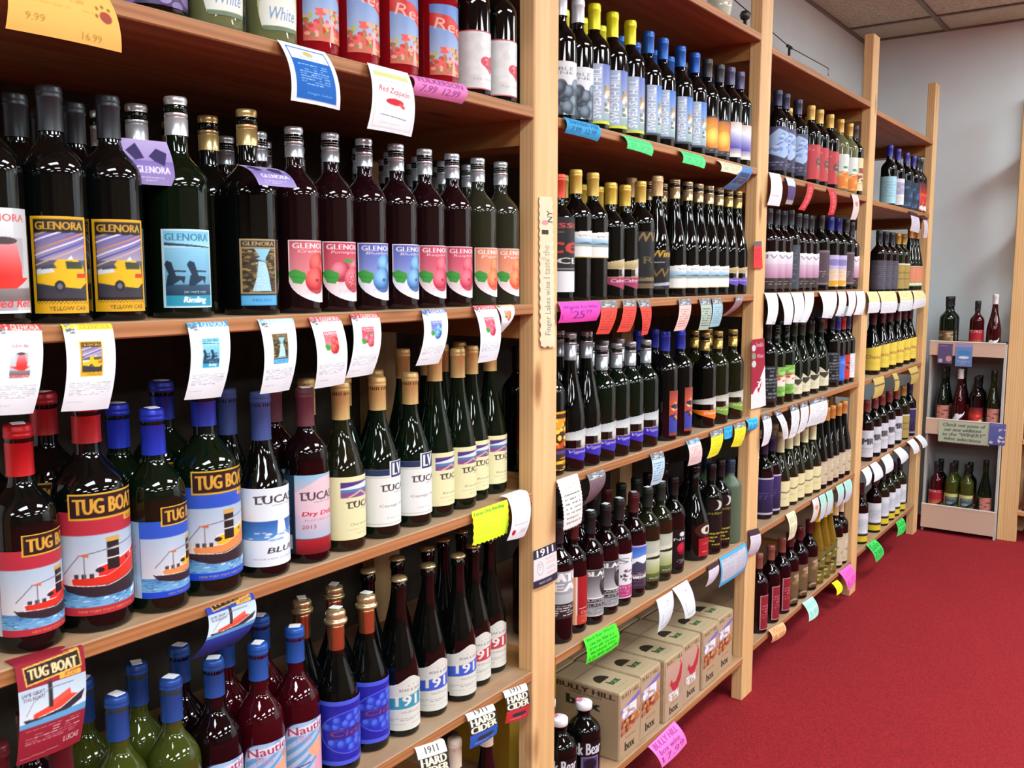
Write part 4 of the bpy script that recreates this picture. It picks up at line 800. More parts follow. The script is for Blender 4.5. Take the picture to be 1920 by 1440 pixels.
# ---- bay 1
row(1, 1, [('purple', 312), ('greenwhite', 428), ('greenwhite', 527), ('redsky', 605), ('redsky', 680), ('redsky', 752), ('redsky', 826), ('heart', 888), ('heart', 936)], 1)
row(1, 2, [('drink', 5), ('taxi', 118), ('taxi', 222), ('chairs', 350), ('falls', 478), ('cran', 566), ('pom', 626), ('blue', 690), ('blue', 748), ('rasp', 800), ('rasp', 850), ('peach', 898), ('peach', 938)], 2, backshow=False)
row(1, 3, [('tugred', 62, 1225), ('tugredL', 185, 1187), ('tugblue', 308, 1157), ('tugblueL', 410, 1125), ('blues', 507, 1088), ('dry', 585, 1060), ('chard', 652, 1038), ('cay', 712, 1012), ('cay', 772, 990), ('ries', 828, 968), ('ries', 880, 950), ('ries', 912, 932), ('ries', 955, 916)], 1)
row(1, 4, [('maroon', 12, (1389,)), ('maroon', 119, (1389,)), ('yw', 226, (1300,)), ('yw', 317, (1272,)), ('naut', 398, (1236,)), ('nautr', 480, (1208,)), ('nautr', 552, (1176,)), ('emb', 629, (1145,)), ('emb', 694, (1114,)), ('c_teal', 741, (1087,)), ('c_blue', 802, (1060,)), ('c_blue', 861, (1040,)), ('c_red', 908, (1015,)), ('c_red', 948, (995,))], 1)
row(1, 5, [('lowdark', 847, (1375,)), ('lowcream', 890, (1402,)), ('lowcream', 948, (1361,)), ('lowdark', 800, (1440,))], 0)
# ---- bay 2
row(2, 1, [('grapes', 1048), ('grapes', 1078), ('hilly', 1106), ('hilly', 1140), ('hilly', 1172), ('hillb', 1205), ('hillb', 1231), ('hillb', 1263), ('hillb', 1289), ('volc', 1312), ('volc', 1334), ('snow', 1366), ('snow', 1388)], 1, backshow=False)
row(2, 2, [('redblack', 1048), ('swhigh', 1075), ('swhigh', 1107), ('gmar', 1141), ('gmar', 1166), ('gink', 1195), ('gink2', 1226), ('swlow', 1258), ('swlow', 1284), ('swlow', 1304), ('swlow', 1325), ('swlow', 1342), ('gpur', 1362), ('gpur', 1383)], 1, backshow=False)
row(2, 3, [('orng', 1042, 890), ('svh', 1069, 885), ('svh', 1099, 876), ('svb', 1134, 869), ('svb', 1171, 860), ('svb', 1201, 852), ('svb', 1232, 842), ('slv', 1257, 829), ('slv', 1288, 820), ('svo', 1318, 803), ('svg', 1347, 796), ('svg', 1375, 787)], 1, backshow=False)
row(2, 4, [('beau', 1046, 1208), ('orred', 1071, 1190), ('bear', 1104, 1173), ('bear', 1133, 1154), ('pinkf', 1158, 1138), ('mount', 1185, 1121), ('land', 1211, 1107), ('land', 1235, 1091), ('bred', 1259, 1077), ('seal', 1299, 1052), ('moon', 1332, 1039), ('moon', 1353, 1026), ('frost', 1374, 1015)], 1, backshow=False)
# ---- bay 3
row(3, 1, [('bluel', 1441), ('bluel', 1455), ('bluel', 1478), ('redf', 1502), ('redf', 1518), ('redf', 1537), ('grove', 1556), ('grove', 1573), ('antq', 1595)], 1, backshow=False)
row(3, 2, [('pinkh', 1438), ('pinkh', 1448), ('pinkh', 1456), ('char', 1469), ('pinkh', 1484), ('pinkh', 1494), ('pinkh', 1507), ('mauv', 1527), ('lilac', 1545), ('lilac', 1560), ('mauv', 1574), ('pinkh', 1594)], 0)
row(3, 3, [('bscr', 1436), ('grooster', 1452), ('grooster', 1470), ('ccap', 1484), ('ccap', 1499), ('ccap', 1516), ('ccap', 1534), ('bscr', 1555), ('bluew', 1570), ('reds', 1581), ('whip', 1592)], 1, backshow=False)
row(3, 4, [('viol', 1429, 974), ('viol', 1442, 967), ('csig', 1459, 957), ('csig', 1475, 948), ('csig', 1488, 940), ('csig', 1504, 932), ('csig', 1519, 925), ('tan', 1532, 918), ('tan', 1544, 911), ('tan', 1555, 905), ('tan', 1567, 898), ('tan', 1579, 892)], 1, backshow=False)
row(3, 5, [('dred', 1423, 1190), ('dred', 1443, 1170), ('dred', 1462, 1152), ('gumd', 1479, 1139), ('gumd', 1497, 1124), ('gumd', 1514, 1108), ('gum', 1530, 1097), ('gum', 1543, 1086), ('gum', 1556, 1077), ('tanc', 1570, 1068), ('tanc', 1582, 1060)], 0)
# ---- bay 4
row(4, 1, [('palb', 1648), ('frm', 1663), ('navs', 1679), ('navs', 1692), ('rflag', 1710), ('rflag', 1724)], 0)
row(4, 2, [('gstr', 1636), ('gstr', 1648), ('gstr', 1659), ('tstr', 1671), ('tstr', 1681), ('gband', 1695), ('gband', 1705), ('gband', 1716)], 0)
row(4, 3, [('yband', 1633, 703), ('yband', 1650, 697), ('yband', 1664, 692), ('yband', 1678, 688), ('yband', 1691, 683), ('yband', 1706, 678)], 1, backshow=False)
row(4, 4, [('wblk', 1624, 866), ('wblk', 1638, 857), ('wblk', 1651, 849), ('wblk', 1664, 841), ('wblk', 1677, 833), ('tstr', 1692, 825), ('viol', 1706, 818)], 0)
row(4, 5, [('wyelr', 1617, 1022), ('wyelr', 1640, 1000), ('wyel', 1661, 988), ('wyel', 1674, 978), ('wyel', 1685, 970), ('wyel', 1696, 961)], 0)
# ------------------------------------------------------------------ cards and signs hung on the rack
@design('k_orange', '#f4b45c')
def _(c): c.rect(0, 0, 1, .12, '#f0a850'); c.text(.30, .30, .3, .12, 'Berry', '#e89070', shear=.2); c.text(.56, .34, .12, .10, '1.00', '#b0863c'); c.scrib(.1, .52, .8, .60, 1, '#d8a850', 3, .5); c.text(.14, .72, .16, .10, '9.99', '#a07c30'); c.text(.62, .84, .18, .10, '16.99', '#a07c30'); c.ell(.87, .56, .06, .09, '#a04838'); [c.ell(q, r, .016, .03, '#906830') for q, r in ((.78, .56), (.8, .44), (.86, .40), (.92, .43))]
@design('k_bluecard', '#e2e6e8')
def _(c): c.rect(.1, .08, .9, .94, '#1c62b4'); c.rect(.12, .10, .88, .30, '#dfe6ec'); c.ell(.5, .18, .1, .05, '#c8b878'); c.text(.3, .24, .4, .03, 'RIESLING', '#9098a0'); c.scrib(.2, .38, .8, .74, 9, '#a8c8e8', 3, .35); c.text(.3, .82, .5, .05, 'Finger Lakes', '#80b0e0', shear=.2)
@design('k_zep', '#e6e8ea')
def _(c): c.rect(.09, .12, .91, .20, '#d2d48c'); c.text(.2, .24, .6, .04, 'FULKERSON', '#b8b8bc'); c.text(.14, .36, .70, .12, 'Red Zeppelin', '#c03c40', shear=.3, rot=-4); c.ell(.5, .57, .2, .05, '#c8242c'); c.poly([(.62, .56), (.74, .62), (.7, .66), (.58, .60)], '#d85050'); c.scrib(.2, .68, .8, .72, 1, '#d0d0d4', 2); c.line([(.2, .77), (.78, .80)], .012, '#707074'); c.scrib(.2, .88, .8, .90, 1, '#c8c8cc', 2); c.frame(.07, .1, .93, .95, .012, '#c8ccc4')
def hand(bg, lines, ink='#3c2c50', dk=None, head=None):
    def f(c):
        n = len(lines)
        for i, t in enumerate(lines):
            c.text(.08 + .03 * (i % 2), .08 + i * .84 / n, .82 - .1 * (i % 2), .62 / n, t, ink, shear=.1, bold=.004, rot=random.uniform(-1.5, 1.5))
        if head: c.rect(0, 0, 1, head[1], head[0])
        if dk: c.deckle(*dk)
    return (bg, f)
DES['k_pinkful'] = hand('#e080b8', ['FULKERSON', '7.99  12.99'], '#98408c')
def glen(top, pic, leafc=None):
    def f(c):
        c.rect(0, 0, 1, .10, top); c.text(.34, .04, .6, .055, 'GLENORA', '#e8dcd4' if top != '#e8d83c' else '#c0a830', bold=.004); c.blot(.06, .03, .28, .14, ['#b8b8bc', '#707074', '#e0e0e4'], 24, .05, .02, 3)
        bg, fn = DES[pic]; sub = Cv(.46 * c.w, .40 * c.h, bg); fn(sub); y0, x0 = int(.24 * c.H), int(.27 * c.W)
        k = sub.m; c.a[y0:y0 + sub.H, x0:x0 + sub.W][k] = sub.a[k]
        c.scrib(.08, .70, .92, .84, 7, '#94949c', 4, .3); c.scrib(.08, .90, .5, .92, 1, '#b0b0b4', 2)
    return ('#e4e6ea', f)
for n, t, p in (('g_drink', '#d84038', 'drink'), ('g_taxi', '#e8d83c', 'taxi'), ('g_chairs', '#3094cc', 'chairs'), ('g_falls', '#a8dcf4', 'falls'), ('g_cran', '#e05c68', 'cran'), ('g_pom', '#d83440', 'pom'), ('g_blue', '#4870b8', 'blue'), ('g_rasp', '#d82c48', 'rasp'), ('g_peach', '#e8a030', 'peach')): DES[n] = glen(t, p)
def tugcard(col, txt=True):
    def f(c):
        c.poly([(.10, .19), (.92, .155), (.94, .315), (.12, .355)], '#d8a848'); c.poly([(.12, .205), (.90, .17), (.92, .30), (.14, .34)], '#2a1814'); c.text(.17, .215, .70, .09, 'TUG BOAT', '#e0c490', bold=.01, rot=1); c.rect(.6, .33, .92, .37, '#e0a038'); c.text(.68, .336, .18, .025, 'RED', '#7c4818')
        c.grad(0, .38, 1, .66, '#a8b8c8', '#d0d4d8'); c.poly([(.06, .63), (.3, .64), (.6, .62), (.97, .52), (.92, .60), (.6, .68), (.12, .69)], '#2c242c'); c.poly([(.2, .60), (.75, .52), (.86, .54), (.6, .61), (.2, .64)], '#d84028'); c.poly([(.42, .54), (.74, .47), (.76, .52), (.42, .59)], '#e05040'); c.rect(.42, .36, .48, .58, '#30282c'); c.line([(.1, .6), (.2, .5), (.45, .42), (.8, .42)], .008, '#706870')
        c.text(.05, .41, .32, .03, 'SAME GREAT', '#4c2c3c'); c.text(.06, .45, .3, .03, 'TUG BOAT!', '#4c2c3c'); c.poly([(0, .66), (1, .64), (1, .70), (0, .72)], '#5c94c0')
        c.rect(0, .70, 1, 1, col)
        if txt: c.scrib(.1, .73, .92, .86, 6, '#d0a0a4', 3, .3); c.text(.68, .88, .24, .045, 'LUCAS', '#e8dcdc'); c.line([(.05, .96), (.6, .94)], .006, '#d8b8bc')
    return (col, f)
DES['k_tugred'] = tugcard('#8c1c2c'); DES['k_tugblue'] = tugcard('#2c3c9c', False)
@design('k_yel', '#d8f02c')
def _(c): c.text(.06, .08, .8, .12, 'Lucas Dry Riesling', '#2c8c38', shear=.1, bold=.004); c.scrib(.1, .3, .85, .8, 6, '#b8d040', 2, .3); c.deckle(9, 'blr', .016)
@design('k_lucas', '#e6e6ea')
def _(c): c.frame(.15, .14, .82, .72, .012, '#90949c'); c.scrib(.25, .22, .75, .6, 10, '#c0c4cc', 2, .3); c.ell(.2, .86, .08, .05, '#b81c2c'); c.text(.5, .82, .32, .07, 'LUCAS', '#808088')
def cider(col):
    def f(c):
        c.rect(0, 0, 1, .24, '#efebe0'); c.rect(0, .24, 1, .44, '#f0ece2'); c.text(.28, .27, .44, .11, '1911', '#5c5850', bold=.008); c.rect(0, .44, 1, .74, '#2a2426'); c.text(.08, .45, .84, .13, 'HARD', '#efe6cc', bold=.02); c.text(.05, .595, .9, .13, 'CIDER', '#efe6cc', bold=.02); c.rect(0, .74, 1, 1, col); c.poly([(.3, .82), (.75, .82), (.85, .86), (.75, .90), (.3, .90), (.2, .86)], '#30303c'); c.scrib(.15, .93, .9, .96, 1, '#d8d8d8', 3)
    return ('#efebe0', f)
DES['k_cteal'] = cider('#3498a8'); DES['k_cblue'] = cider('#2c58b0'); DES['k_cred'] = cider('#c02c34')
@design('k_postnote', '#e2d6b4')
def _(c): c.text(.55, .10, .35, .08, 'NY', '#3c3830', rot=90, bold=.01); c.ell(.4, .185, .22, .018, '#e09898'); c.text(.2, .235, .4, .03, 'I', '#3c3830', rot=90, bold=.01); c.text(.25, .34, .4, .22, 'I taste the', '#989078', rot=90, shear=0); c.ell(.3, .43, .2, .012, '#e8b8b0'); c.text(.3, .58, .45, .34, 'Finger Lakes wine', '#847c6c', rot=90); c.deckle(3, 'blr', .006)
@design('k_1911', '#ddd6d6')
def _(c): c.rect(0, 0, 1, .26, '#30283c'); c.text(.15, .04, .7, .19, '1911', '#ece8e4', bold=.012); c.rect(0, .82, 1, 1, '#30283c'); c.text(.2, .88, .5, .06, 'HARD CIDER', '#ded8d8'); c.ell(.26, .54, .12, .18, '#a8a0a4'); c.ell(.26, .54, .10, .16, '#ddd6d6'); c.scrib(.16, .44, .36, .62, 3, '#908890', 2, .3); c.text(.5, .32, .4, .07, 'HARD', '#b8a8ac'); c.text(.5, .43, .4, .07, 'CIDER', '#d89898'); c.text(.52, .57, .36, .07, '100%', '#a8a0a8'); c.text(.5, .70, .4, .06, 'APPLE', '#d88c90')
@design('k_redclip', '#e0383c')
def _(c): c.rect(0, 0, 1, .2, '#6c5c60'); c.scrib(.15, .3, .85, .75, 9, '#982028', 2, .5)
@design('k_maroonstar', '#e4dcdc')
def _(c): c.poly([(0, 0), (1, 0), (1, .42), (.1, .8), (0, .8)], '#9c2038'); c.text(.35, .06, .55, .07, 'Swedish', '#e0b8c0'); c.text(.4, .24, .5, .06, 'Wines', '#e0b8c0'); c.ell(.18, .14, .14, .05, '#c8ccd0'); c.ell(.18, .26, .14, .05, '#808c70'); c.ell(.18, .38, .14, .05, '#b8ccc0'); c.poly([(.15, .62), (.8, .60), (.45, .8)], '#9c2038'); c.poly([(.1, .82), (1, .48), (1, .56)], '#e8e4e4'); c.text(.35, .64, .2, .09, '3', '#f0e8e8')
@design('k_skirt', '#cfc4d0')
def _(c): c.rect(0, 0, 1, .24, '#38242c'); c.scrib(.1, .32, .9, .9, 6, '#b8aac0', 2)
DES['k_blueful'] = hand('#3c9cd0', ['Swedish Hill', '7.99  12.99'], '#205888')
DES['k_green'] = hand('#58d884', ['Svenska Red', '9.99'], '#50b070'); DES['k_green2'] = hand('#44d460', ['Sale', '7.99'], '#1c7c30')
DES['k_cream'] = hand('#e4dcb8', ['Swedish Hill', '8.99'], '#b8b090')
@design('k_bluecurl', '#5c88c0')
def _(c): c.rect(.1, .3, .9, .75, '#3c5078'); c.scrib(.2, .5, .8, .9, 4, '#a87c70', 2)
@design('k_wag', '#ec4cb4')
def _(c): c.text(.06, .20, .86, .20, 'Wagner Ice Wine', '#7c2084', shear=.1, bold=.004); c.text(.3, .46, .28, .36, '25', '#84288c', bold=.008); c.text(.6, .42, .16, .2, '99', '#84288c', bold=.004); c.text(.22, .40, .05, .18, '$', '#84288c'); c.rect(.05, .62, .07, .85, '#84288c')
def clip(col, ink='#982828', top='#7c7c80', h=.22):
    def f(c): c.rect(0, 0, 1, h, top); c.blot(.1, .02, .9, h - .02, ['#a0a4a8', '#5c5c60', '#c0c4c8'], 14, .12, .03, 3); c.scrib(.12, h + .12, .88, .92, 8, ink, 2, .45)
    return (col, f)
DES['k_clipred'] = clip('#d84838'); DES['k_clippink'] = clip('#e8b8b0', '#a86860'); DES['k_clipgreen'] = clip('#a8b8a8', '#505850'); DES['k_clipteal'] = clip('#98b8c0', '#70889c'); DES['k_clipbrown'] = clip('#886064', '#604044'); DES['k_clipblue'] = clip('#b8ccd8', '#4078a8'); DES['k_clipyel'] = clip('#e0d828', '#b8a820'); DES['k_clippurple'] = clip('#74585c', '#4c3c60'); DES['k_clipwhite'] = clip('#dddde0', '#b8b8c0', '#5c5458', .18)
DES['k_clippale'] = clip('#e0c8c4', '#c88888', '#68a0c8', .18)
DES['k_cyan'] = hand('#3cb4e8', ['Wagner', '7.99'], '#2070a0')
@design('k_letter', '#ded8d2')
def _(c): c.scrib(.25, .16, .8, .26, 2, '#e8a898', 4, .4); c.scrib(.15, .34, .9, .95, 7, '#605c5c', 2, .28, .9); c.deckle(12, 'blr', .012)
@design('k_receipt', '#d6dade')
def _(c): c.text(.5, .2, .2, .06, 'V', '#707880', shear=.2); c.scrib(.3, .3, .8, .4, 2, '#b0b4bc', 2, .3); c.line([(.25, .55), (.2, .8)], .02, '#808488'); c.line([(.2, .88), (.85, .86)], .012, '#70747c'); c.scrib(.2, .92, .9, .96, 1, '#a0a4ac', 2)
DES['k_bear'] = hand('#50f030', ['Black Bear Winery', 'Give this Wine as a', 'great gift, try some', 'Blackberry Wine', '12.99 each'], '#187c24', (16, 'btlr', .016))
@design('k_blueframe', '#b8b4c0')
def _(c): c.frame(0, 0, 1, 1, .05, '#4ca0d0'); c.scrib(.1, .12, .9, .25, 2, '#8c8494', 2); c.scrib(.1, .35, .45, .85, 9, '#9c98a8', 3); c.scrib(.55, .35, .92, .85, 9, '#9c98a8', 4)
DES['k_bully'] = hand('#f078c8', ['BULLY HILL', 'box wine', '17.99'], '#a03080')
@design('k_white', '#e2e4e8')
def _(c): c.scrib(.2, .25, .8, .6, 6, '#ccd0d8', 2, .3); c.rect(.55, .93, .8, .95, '#808488')
@design('k_ylwhite', '#e0e0e6')
def _(c): c.rect(0, 0, 1, .5, '#dcd8a0'); c.scrib(.1, .15, .9, .35, 3, '#c0bc80', 2); c.scrib(.1, .6, .9, .9, 3, '#c8c8d0', 3)
@design('k_yltan', '#c8ac60')
def _(c): c.rect(0, .36, 1, .44, '#5c4c3c'); c.scrib(.1, .5, .9, .85, 3, '#b09850', 2)
@design('k_mint', '#c0c8d4')
def _(c): c.rect(0, 0, 1, .45, '#a8d4c8'); c.scrib(.15, .1, .85, .35, 3, '#7cb4a8', 2)
@design('k_red', '#c83038')
def _(c): c.text(.3, .1, .4, .8, 'PRIMA', '#e07c80', rot=90)
@design('k_pale', '#d8c8c4')
def _(c): c.ell(.5, .4, .25, .1, '#c88878')
@design('k_purp', '#584070')
def _(c): c.rect(0, 0, 1, .35, '#c8d0dc'); c.rect(0, .85, 1, 1, '#a8a098')
@design('k_wbot', '#e2e2e6')
def _(c): c.scrib(.15, .7, .85, .78, 1, '#c09080', 2); c.scrib(.2, .3, .8, .5, 2, '#d8d4d8', 3)
DES['k_mintplain'] = hand('#b8ecdc', ['Arbor Hill', '9.99'], '#80c0ac'); DES['k_pinkplain'] = hand('#f068c0', ['Glenora', '6.99'], '#d050a0'); DES['k_ylplain'] = hand('#f4f024', ['Sale'], '#c8c010'); DES['k_or'] = hand('#f0b080', ['Wine', '8.99'], '#c08048')
DES['k_flyer'] = ('#a894c8', lambda c: (c.grad(0, 0, 1, .5, '#b4a0cc', '#9c88bc'), c.grad(0, .5, 1, 1, '#7c68a8', '#a090c4'), c.poly([(.05, .3), (.3, .1), (.4, .45), (.2, .5)], '#382c58'), c.poly([(.5, .4), (.7, .2), (.9, .3), (.8, .6), (.6, .5)], '#382c58'), c.text(.2, .62, .7, .14, 'GLENORA', '#e4dcf0', bold=.006), c.scrib(.2, .84, .8, .95, 2, '#c8bce0', 2))[-1])
NC = 0
def card(des, label, tl, tr, br, bl, xo=.012, lip=0, bulge=.012, dens=1000, name='price_card', x0=.0035, group=None, curl=0):
    global NC
    A, B = onx(*tl, x0), onx(*tr, x0); D, Cc = onx(*bl, xo), onx(*br, xo)
    W = np.linalg.norm(B - A); Hh = (np.linalg.norm(A - D) + np.linalg.norm(B - Cc)) / 2 + lip
    cv = canvas(des, max(W, .01), max(Hh, .01), dens); h, w = cv.h, cv.w; P = np.zeros((h, w, 3)); s = np.linspace(0, 1, w)[:, None]; nl = int(h * lip / Hh)
    for i in range(h):
        if i < nl:
            t = 1 - i / nl; off = np.array([-x0 - lip * t + .001, 0, .0016 + .003 * (1 - t) * t])
            P[i] = A + (B - A) * s + off; 
        else:
            t = (i - nl) / max(1, h - nl - 1); c1 = np.array([bulge, 0, 0])
            def bz(T, Q): m = (T + Q) / 2 + 2 * c1; m[2] = T[2] + (Q[2] - T[2]) * .45; return (1 - t) ** 2 * T + 2 * t * (1 - t) * m + t * t * Q
            p, q = bz(A, D), bz(B, Cc); P[i] = p + (q - p) * s
            P[i, :, 0] += .004 * np.sin(s[:, 0] * math.pi) * t
    c = P.reshape(-1, 3).mean(0); me = paint_mesh(name, P - c, cv, PAPER); o = link(bpy.data.objects.new(name, me)); o.location = c; tag(o, label, 'sign', group); NC += 1; return o
card('k_orange', 'large orange handwritten sign with red paw print hanging from top shelf', (-2, -70), (190, -22), (228, 99), (10, 53), .03, dens=900, name='price_sign')
card('k_bluecard', 'blue card with white border hanging from top shelf of nearest bay', (519, 74), (609, 98), (637, 207), (545, 188), .03)
card('k_zep', 'white card with small red airship hanging from top shelf', (688, 117), (764, 137), (771, 257), (688, 241), .02)
card('k_pinkful', 'pink handwritten strip beside the red airship card', (768, 140), (868, 158), (866, 195), (767, 177), .008)
gl = 'hanging wine cards under the eye-level shelf'
for d, l, q in (('g_drink', 'red-topped white card with cocktail picture at far left', ((-12, 612), (77, 612), (62, 775), (-22, 780))),
    ('g_taxi', 'yellow-topped white card with taxi picture below taxi bottles', ((116, 612), (210, 610), (203, 766), (114, 772))),
    ('g_chairs', 'blue-topped white card with lakeside chairs picture', ((350, 608), (427, 605), (414, 744), (345, 750))),
    ('g_falls', 'pale-blue-topped white card with waterfall picture', ((484, 602), (550, 599), (542, 731), (487, 739))),
    ('g_cran', 'white card with cranberry picture, light red top', ((579, 598), (637, 595), (645, 719), (589, 729))),
    ('g_pom', 'slanting white card with pomegranate picture', ((657, 592), (710, 590), (698, 701), (648, 709))),
    ('g_blue', 'slanting white card with blueberry picture, blue top', ((790, 584), (836, 581), (822, 681), (779, 686))),
    ('g_rasp', 'white card with raspberry picture near the post', ((887, 576), (929, 574), (931, 674), (895, 681))),
    ('g_peach', 'curled orange-topped card beside raspberry card near the post', ((930, 575), (963, 573), (943, 620), (932, 626)))):
    card(d, l, *q, xo=.016 if d != 'g_peach' else .0, group=gl, lip=.006)
card('k_tugblue', 'blue tugboat card folded over third shelf of nearest bay', (387, 1145), (475, 1114), (447, 1202), (355, 1238), .0, .032, .02)
card('k_tugred', 'dark red tugboat card folded over third shelf, lower left', (27, 1252), (156, 1213), (150, 1389), (30, 1437), .02, .022, .01)
card('k_yel', 'fluorescent yellow handwritten sign with scalloped edge', (883, 960), (952, 936), (951, 1000), (885, 1025), .01, 0, .004)
card('k_lucas', 'white card with red dot beside the yellow sign', (952, 935), (989, 922), (983, 1005), (950, 1014), .016, .02, .012)
for d, l, q in (('k_cteal', 'teal and black cider card, lowest of the three', ((779, 1405), (833, 1388), (843, 1470), (786, 1490))), ('k_cblue', 'blue and black cider card, middle of the three', ((874, 1342), (926, 1322), (931, 1376), (880, 1405))), ('k_cred', 'red and black cider card nearest the post', ((944, 1299), (987, 1283), (990, 1342), (947, 1357)))):
    card(d, l, *q, xo=.012, lip=.030, group='cider cards on the fourth shelf', bulge=.006)
card('k_postnote', 'long cream handwritten strip fixed upright on the wooden post', (1010, 368), (1037, 370), (1041, 652), (1012, 652), .004, bulge=.0, x0=.003, name='post_sign')
card('k_1911', 'dark-banded cider card on the post beside second bay', (1000, 1034), (1042, 1016), (1045, 1084), (1000, 1105), .006, bulge=.001, name='post_sign')
card('k_redclip', 'small red card on the post between second and third bays', (1414, 453), (1428, 452), (1430, 503), (1413, 503), .004, dens=700, bulge=0, name='post_sign')
card('k_maroonstar', 'maroon and white card on post beside third bay', (1409, 637), (1433, 634), (1436, 760), (1408, 767), .004, dens=700, bulge=0, name='post_sign')
card('k_skirt', 'dark-topped lilac card low on the post beside third bay', (1402, 995), (1421, 990), (1420, 1035), (1399, 1043), .006, dens=700, name='post_sign')
B2 = [('k_blueful', 'blue handwritten strip on the top shelf of second bay', ((1056, 219), (1122, 235), (1120, 265), (1058, 249)), .006),
('k_green', 'left green card on the top shelf of second bay', ((1164, 252), (1216, 266), (1222, 293), (1175, 278)), .02),
('k_green', 'right green card on the top shelf of second bay', ((1272, 281), (1315, 292), (1320, 316), (1279, 305)), .02),
('k_cream', 'cream card at right end of second bay top shelf', ((1344, 300), (1390, 311), (1381, 328), (1351, 321)), .02),
('k_bluecurl', 'curling blue card at right end of second bay top shelf', ((1392, 311), (1412, 315), (1378, 358), (1352, 354)), -.03),
('k_wag', 'bright pink handwritten price sign at left of second bay', ((1045, 567), (1122, 564), (1118, 601), (1046, 606)), .006),
('k_clipred', 'leftmost red card with grey clip in second bay', ((1124, 565), (1157, 564), (1142, 626), (1117, 627)), .012),
('k_clipred', 'middle red card with grey clip in second bay', ((1167, 563), (1192, 563), (1181, 621), (1156, 623)), .012),
('k_clipred', 'right red tapering card with grey clip in second bay', ((1194, 563), (1218, 562), (1214, 626), (1202, 629)), .012),
('k_clippink', 'pale pink card with grey clip in second bay', ((1272, 561), (1295, 560), (1284, 618), (1263, 621)), .012),
('k_clipgreen', 'grey-green card with striped lines in second bay', ((1310, 560), (1331, 559), (1328, 618), (1309, 619)), .008),
('k_clipteal', 'pale teal card with grey clip in second bay', ((1334, 559), (1352, 558), (1348, 611), (1329, 614)), .012),
('k_clipbrown', 'brown card blown sideways at right of second bay', ((1379, 556), (1394, 556), (1363, 592), (1352, 593)), .0),
('k_clipblue', 'pale blue card hanging under third shelf of second bay', ((1218, 851), (1243, 845), (1239, 904), (1219, 911)), .008),
('k_clippale', 'white and pink card hanging under third shelf of second bay', ((1286, 828), (1309, 820), (1314, 866), (1289, 874)), .008),
('k_clipyel', 'left yellow card under third shelf of second bay', ((1331, 811), (1355, 803), (1346, 851), (1325, 860)), .012),
('k_cyan', 'cyan card between two yellow cards in second bay', ((1357, 802), (1373, 797), (1373, 819), (1358, 824)), .003),
('k_clipyel', 'right yellow-green card under third shelf of second bay', ((1375, 796), (1397, 790), (1389, 836), (1370, 838)), .012),
('k_cyan', 'cyan card overlapping the post at right of second bay', ((1398, 787), (1418, 782), (1417, 804), (1399, 808)), .006),
('k_letter', 'white wavy-edged handwritten letter hanging beside the near post', ((1042, 901), (1083, 887), (1090, 981), (1055, 997)), .03),
('k_clippurple', 'purple-brown curling card beside white wavy letter', ((1100, 890), (1133, 880), (1114, 933), (1091, 948)), -.0),
('k_receipt', 'left white paper slip above the cartons', ((1230, 1125), (1260, 1107), (1256, 1162), (1232, 1187)), .012),
('k_receipt', 'right white paper slip above the cartons', ((1260, 1104), (1288, 1087), (1304, 1149), (1285, 1161)), .03),
('k_bear', 'bright green wavy handwritten sign above the cartons', ((1092, 1198), (1153, 1167), (1159, 1210), (1097, 1247)), .01),
('k_skirt', 'small lilac card beside the blue-framed sheet', ((1326, 1062), (1345, 1051), (1342, 1084), (1322, 1101)), .006),
('k_blueframe', 'grey sheet with blue border near the second post', ((1348, 1047), (1397, 1017), (1398, 1066), (1347, 1102)), .012),
('k_bully', 'pink box wine price sign hanging on bottom shelf edge', ((1215, 1400), (1264, 1352), (1288, 1393), (1241, 1440)), .03)]
for d, l, q, xo in B2:
    thin = l.startswith('curling') or 'blown' in l or 'purple-brown' in l
    card(d, l, *q, xo=xo, dens=760, bulge=.008 if xo > .004 else (.014 if thin else .001), group='cards on the second bay')
T3 = []
def sc8(q, oy): return tuple((1400 + a / 5.3333, oy + b / 5.3333) for a, b in q)
def many(prefix, des, oy, L, xo=.012, dens=480, grp=None, adj=None):
    for i, q in enumerate(L):
        pts = sc8(q, oy); n = len(L)
        lab = '%s, %s of %d from left' % (prefix, ORD[i], n) if n > 1 else prefix
        card(des, lab, pts[0], pts[1], pts[2], pts[3], xo=xo, dens=dens, bulge=.010 if xo > .004 else .001, group=grp or prefix)
many('white card hanging at left end of third bay top shelf', 'k_wbot', 150, [((222, 925), (330, 940), (325, 1265), (203, 1250))], .01)
many('white-topped purple card under third bay top shelf', 'k_purp', 150, [((385, 970), (470, 990), (450, 1250), (385, 1240))], .01)
many('red ribbon card under third bay top shelf', 'k_red', 150, [((605, 1030), (670, 1045), (575, 1310), (515, 1295)), ((805, 1085), (880, 1100), (870, 1350), (810, 1350))], .012)
many('pale pink ribbon card under third bay top shelf', 'k_pale', 150, [((1045, 1140), (1110, 1155), (1090, 1400), (1035, 1395))], .01)
many('white card on second shelf of third bay', 'k_white', 400, [((175, 795), (295, 795), (280, 1110), (190, 1110)), ((305, 795), (432, 795), (445, 1110), (370, 1115)), ((440, 793), (555, 792), (540, 1090), (460, 1090)), ((570, 790), (670, 788), (600, 1090), (535, 1090)), ((720, 786), (895, 784), (850, 1050), (750, 1045)), ((905, 783), (985, 782), (960, 1020), (885, 1025)), ((1000, 782), (1080, 780), (1050, 1025), (990, 1025)), ((1085, 779), (1170, 778), (1155, 1010), (1070, 1015))])
many('pale yellow and white card in farthest bay', 'k_ylwhite', 400, [((1195, 784), (1300, 782), (1320, 990), (1205, 1000)), ((1310, 781), (1480, 779), (1490, 990), (1335, 1000)), ((1510, 778), (1640, 776), (1645, 970), (1515, 980)), ((1655, 775), (1760, 772), (1785, 930), (1650, 960))])
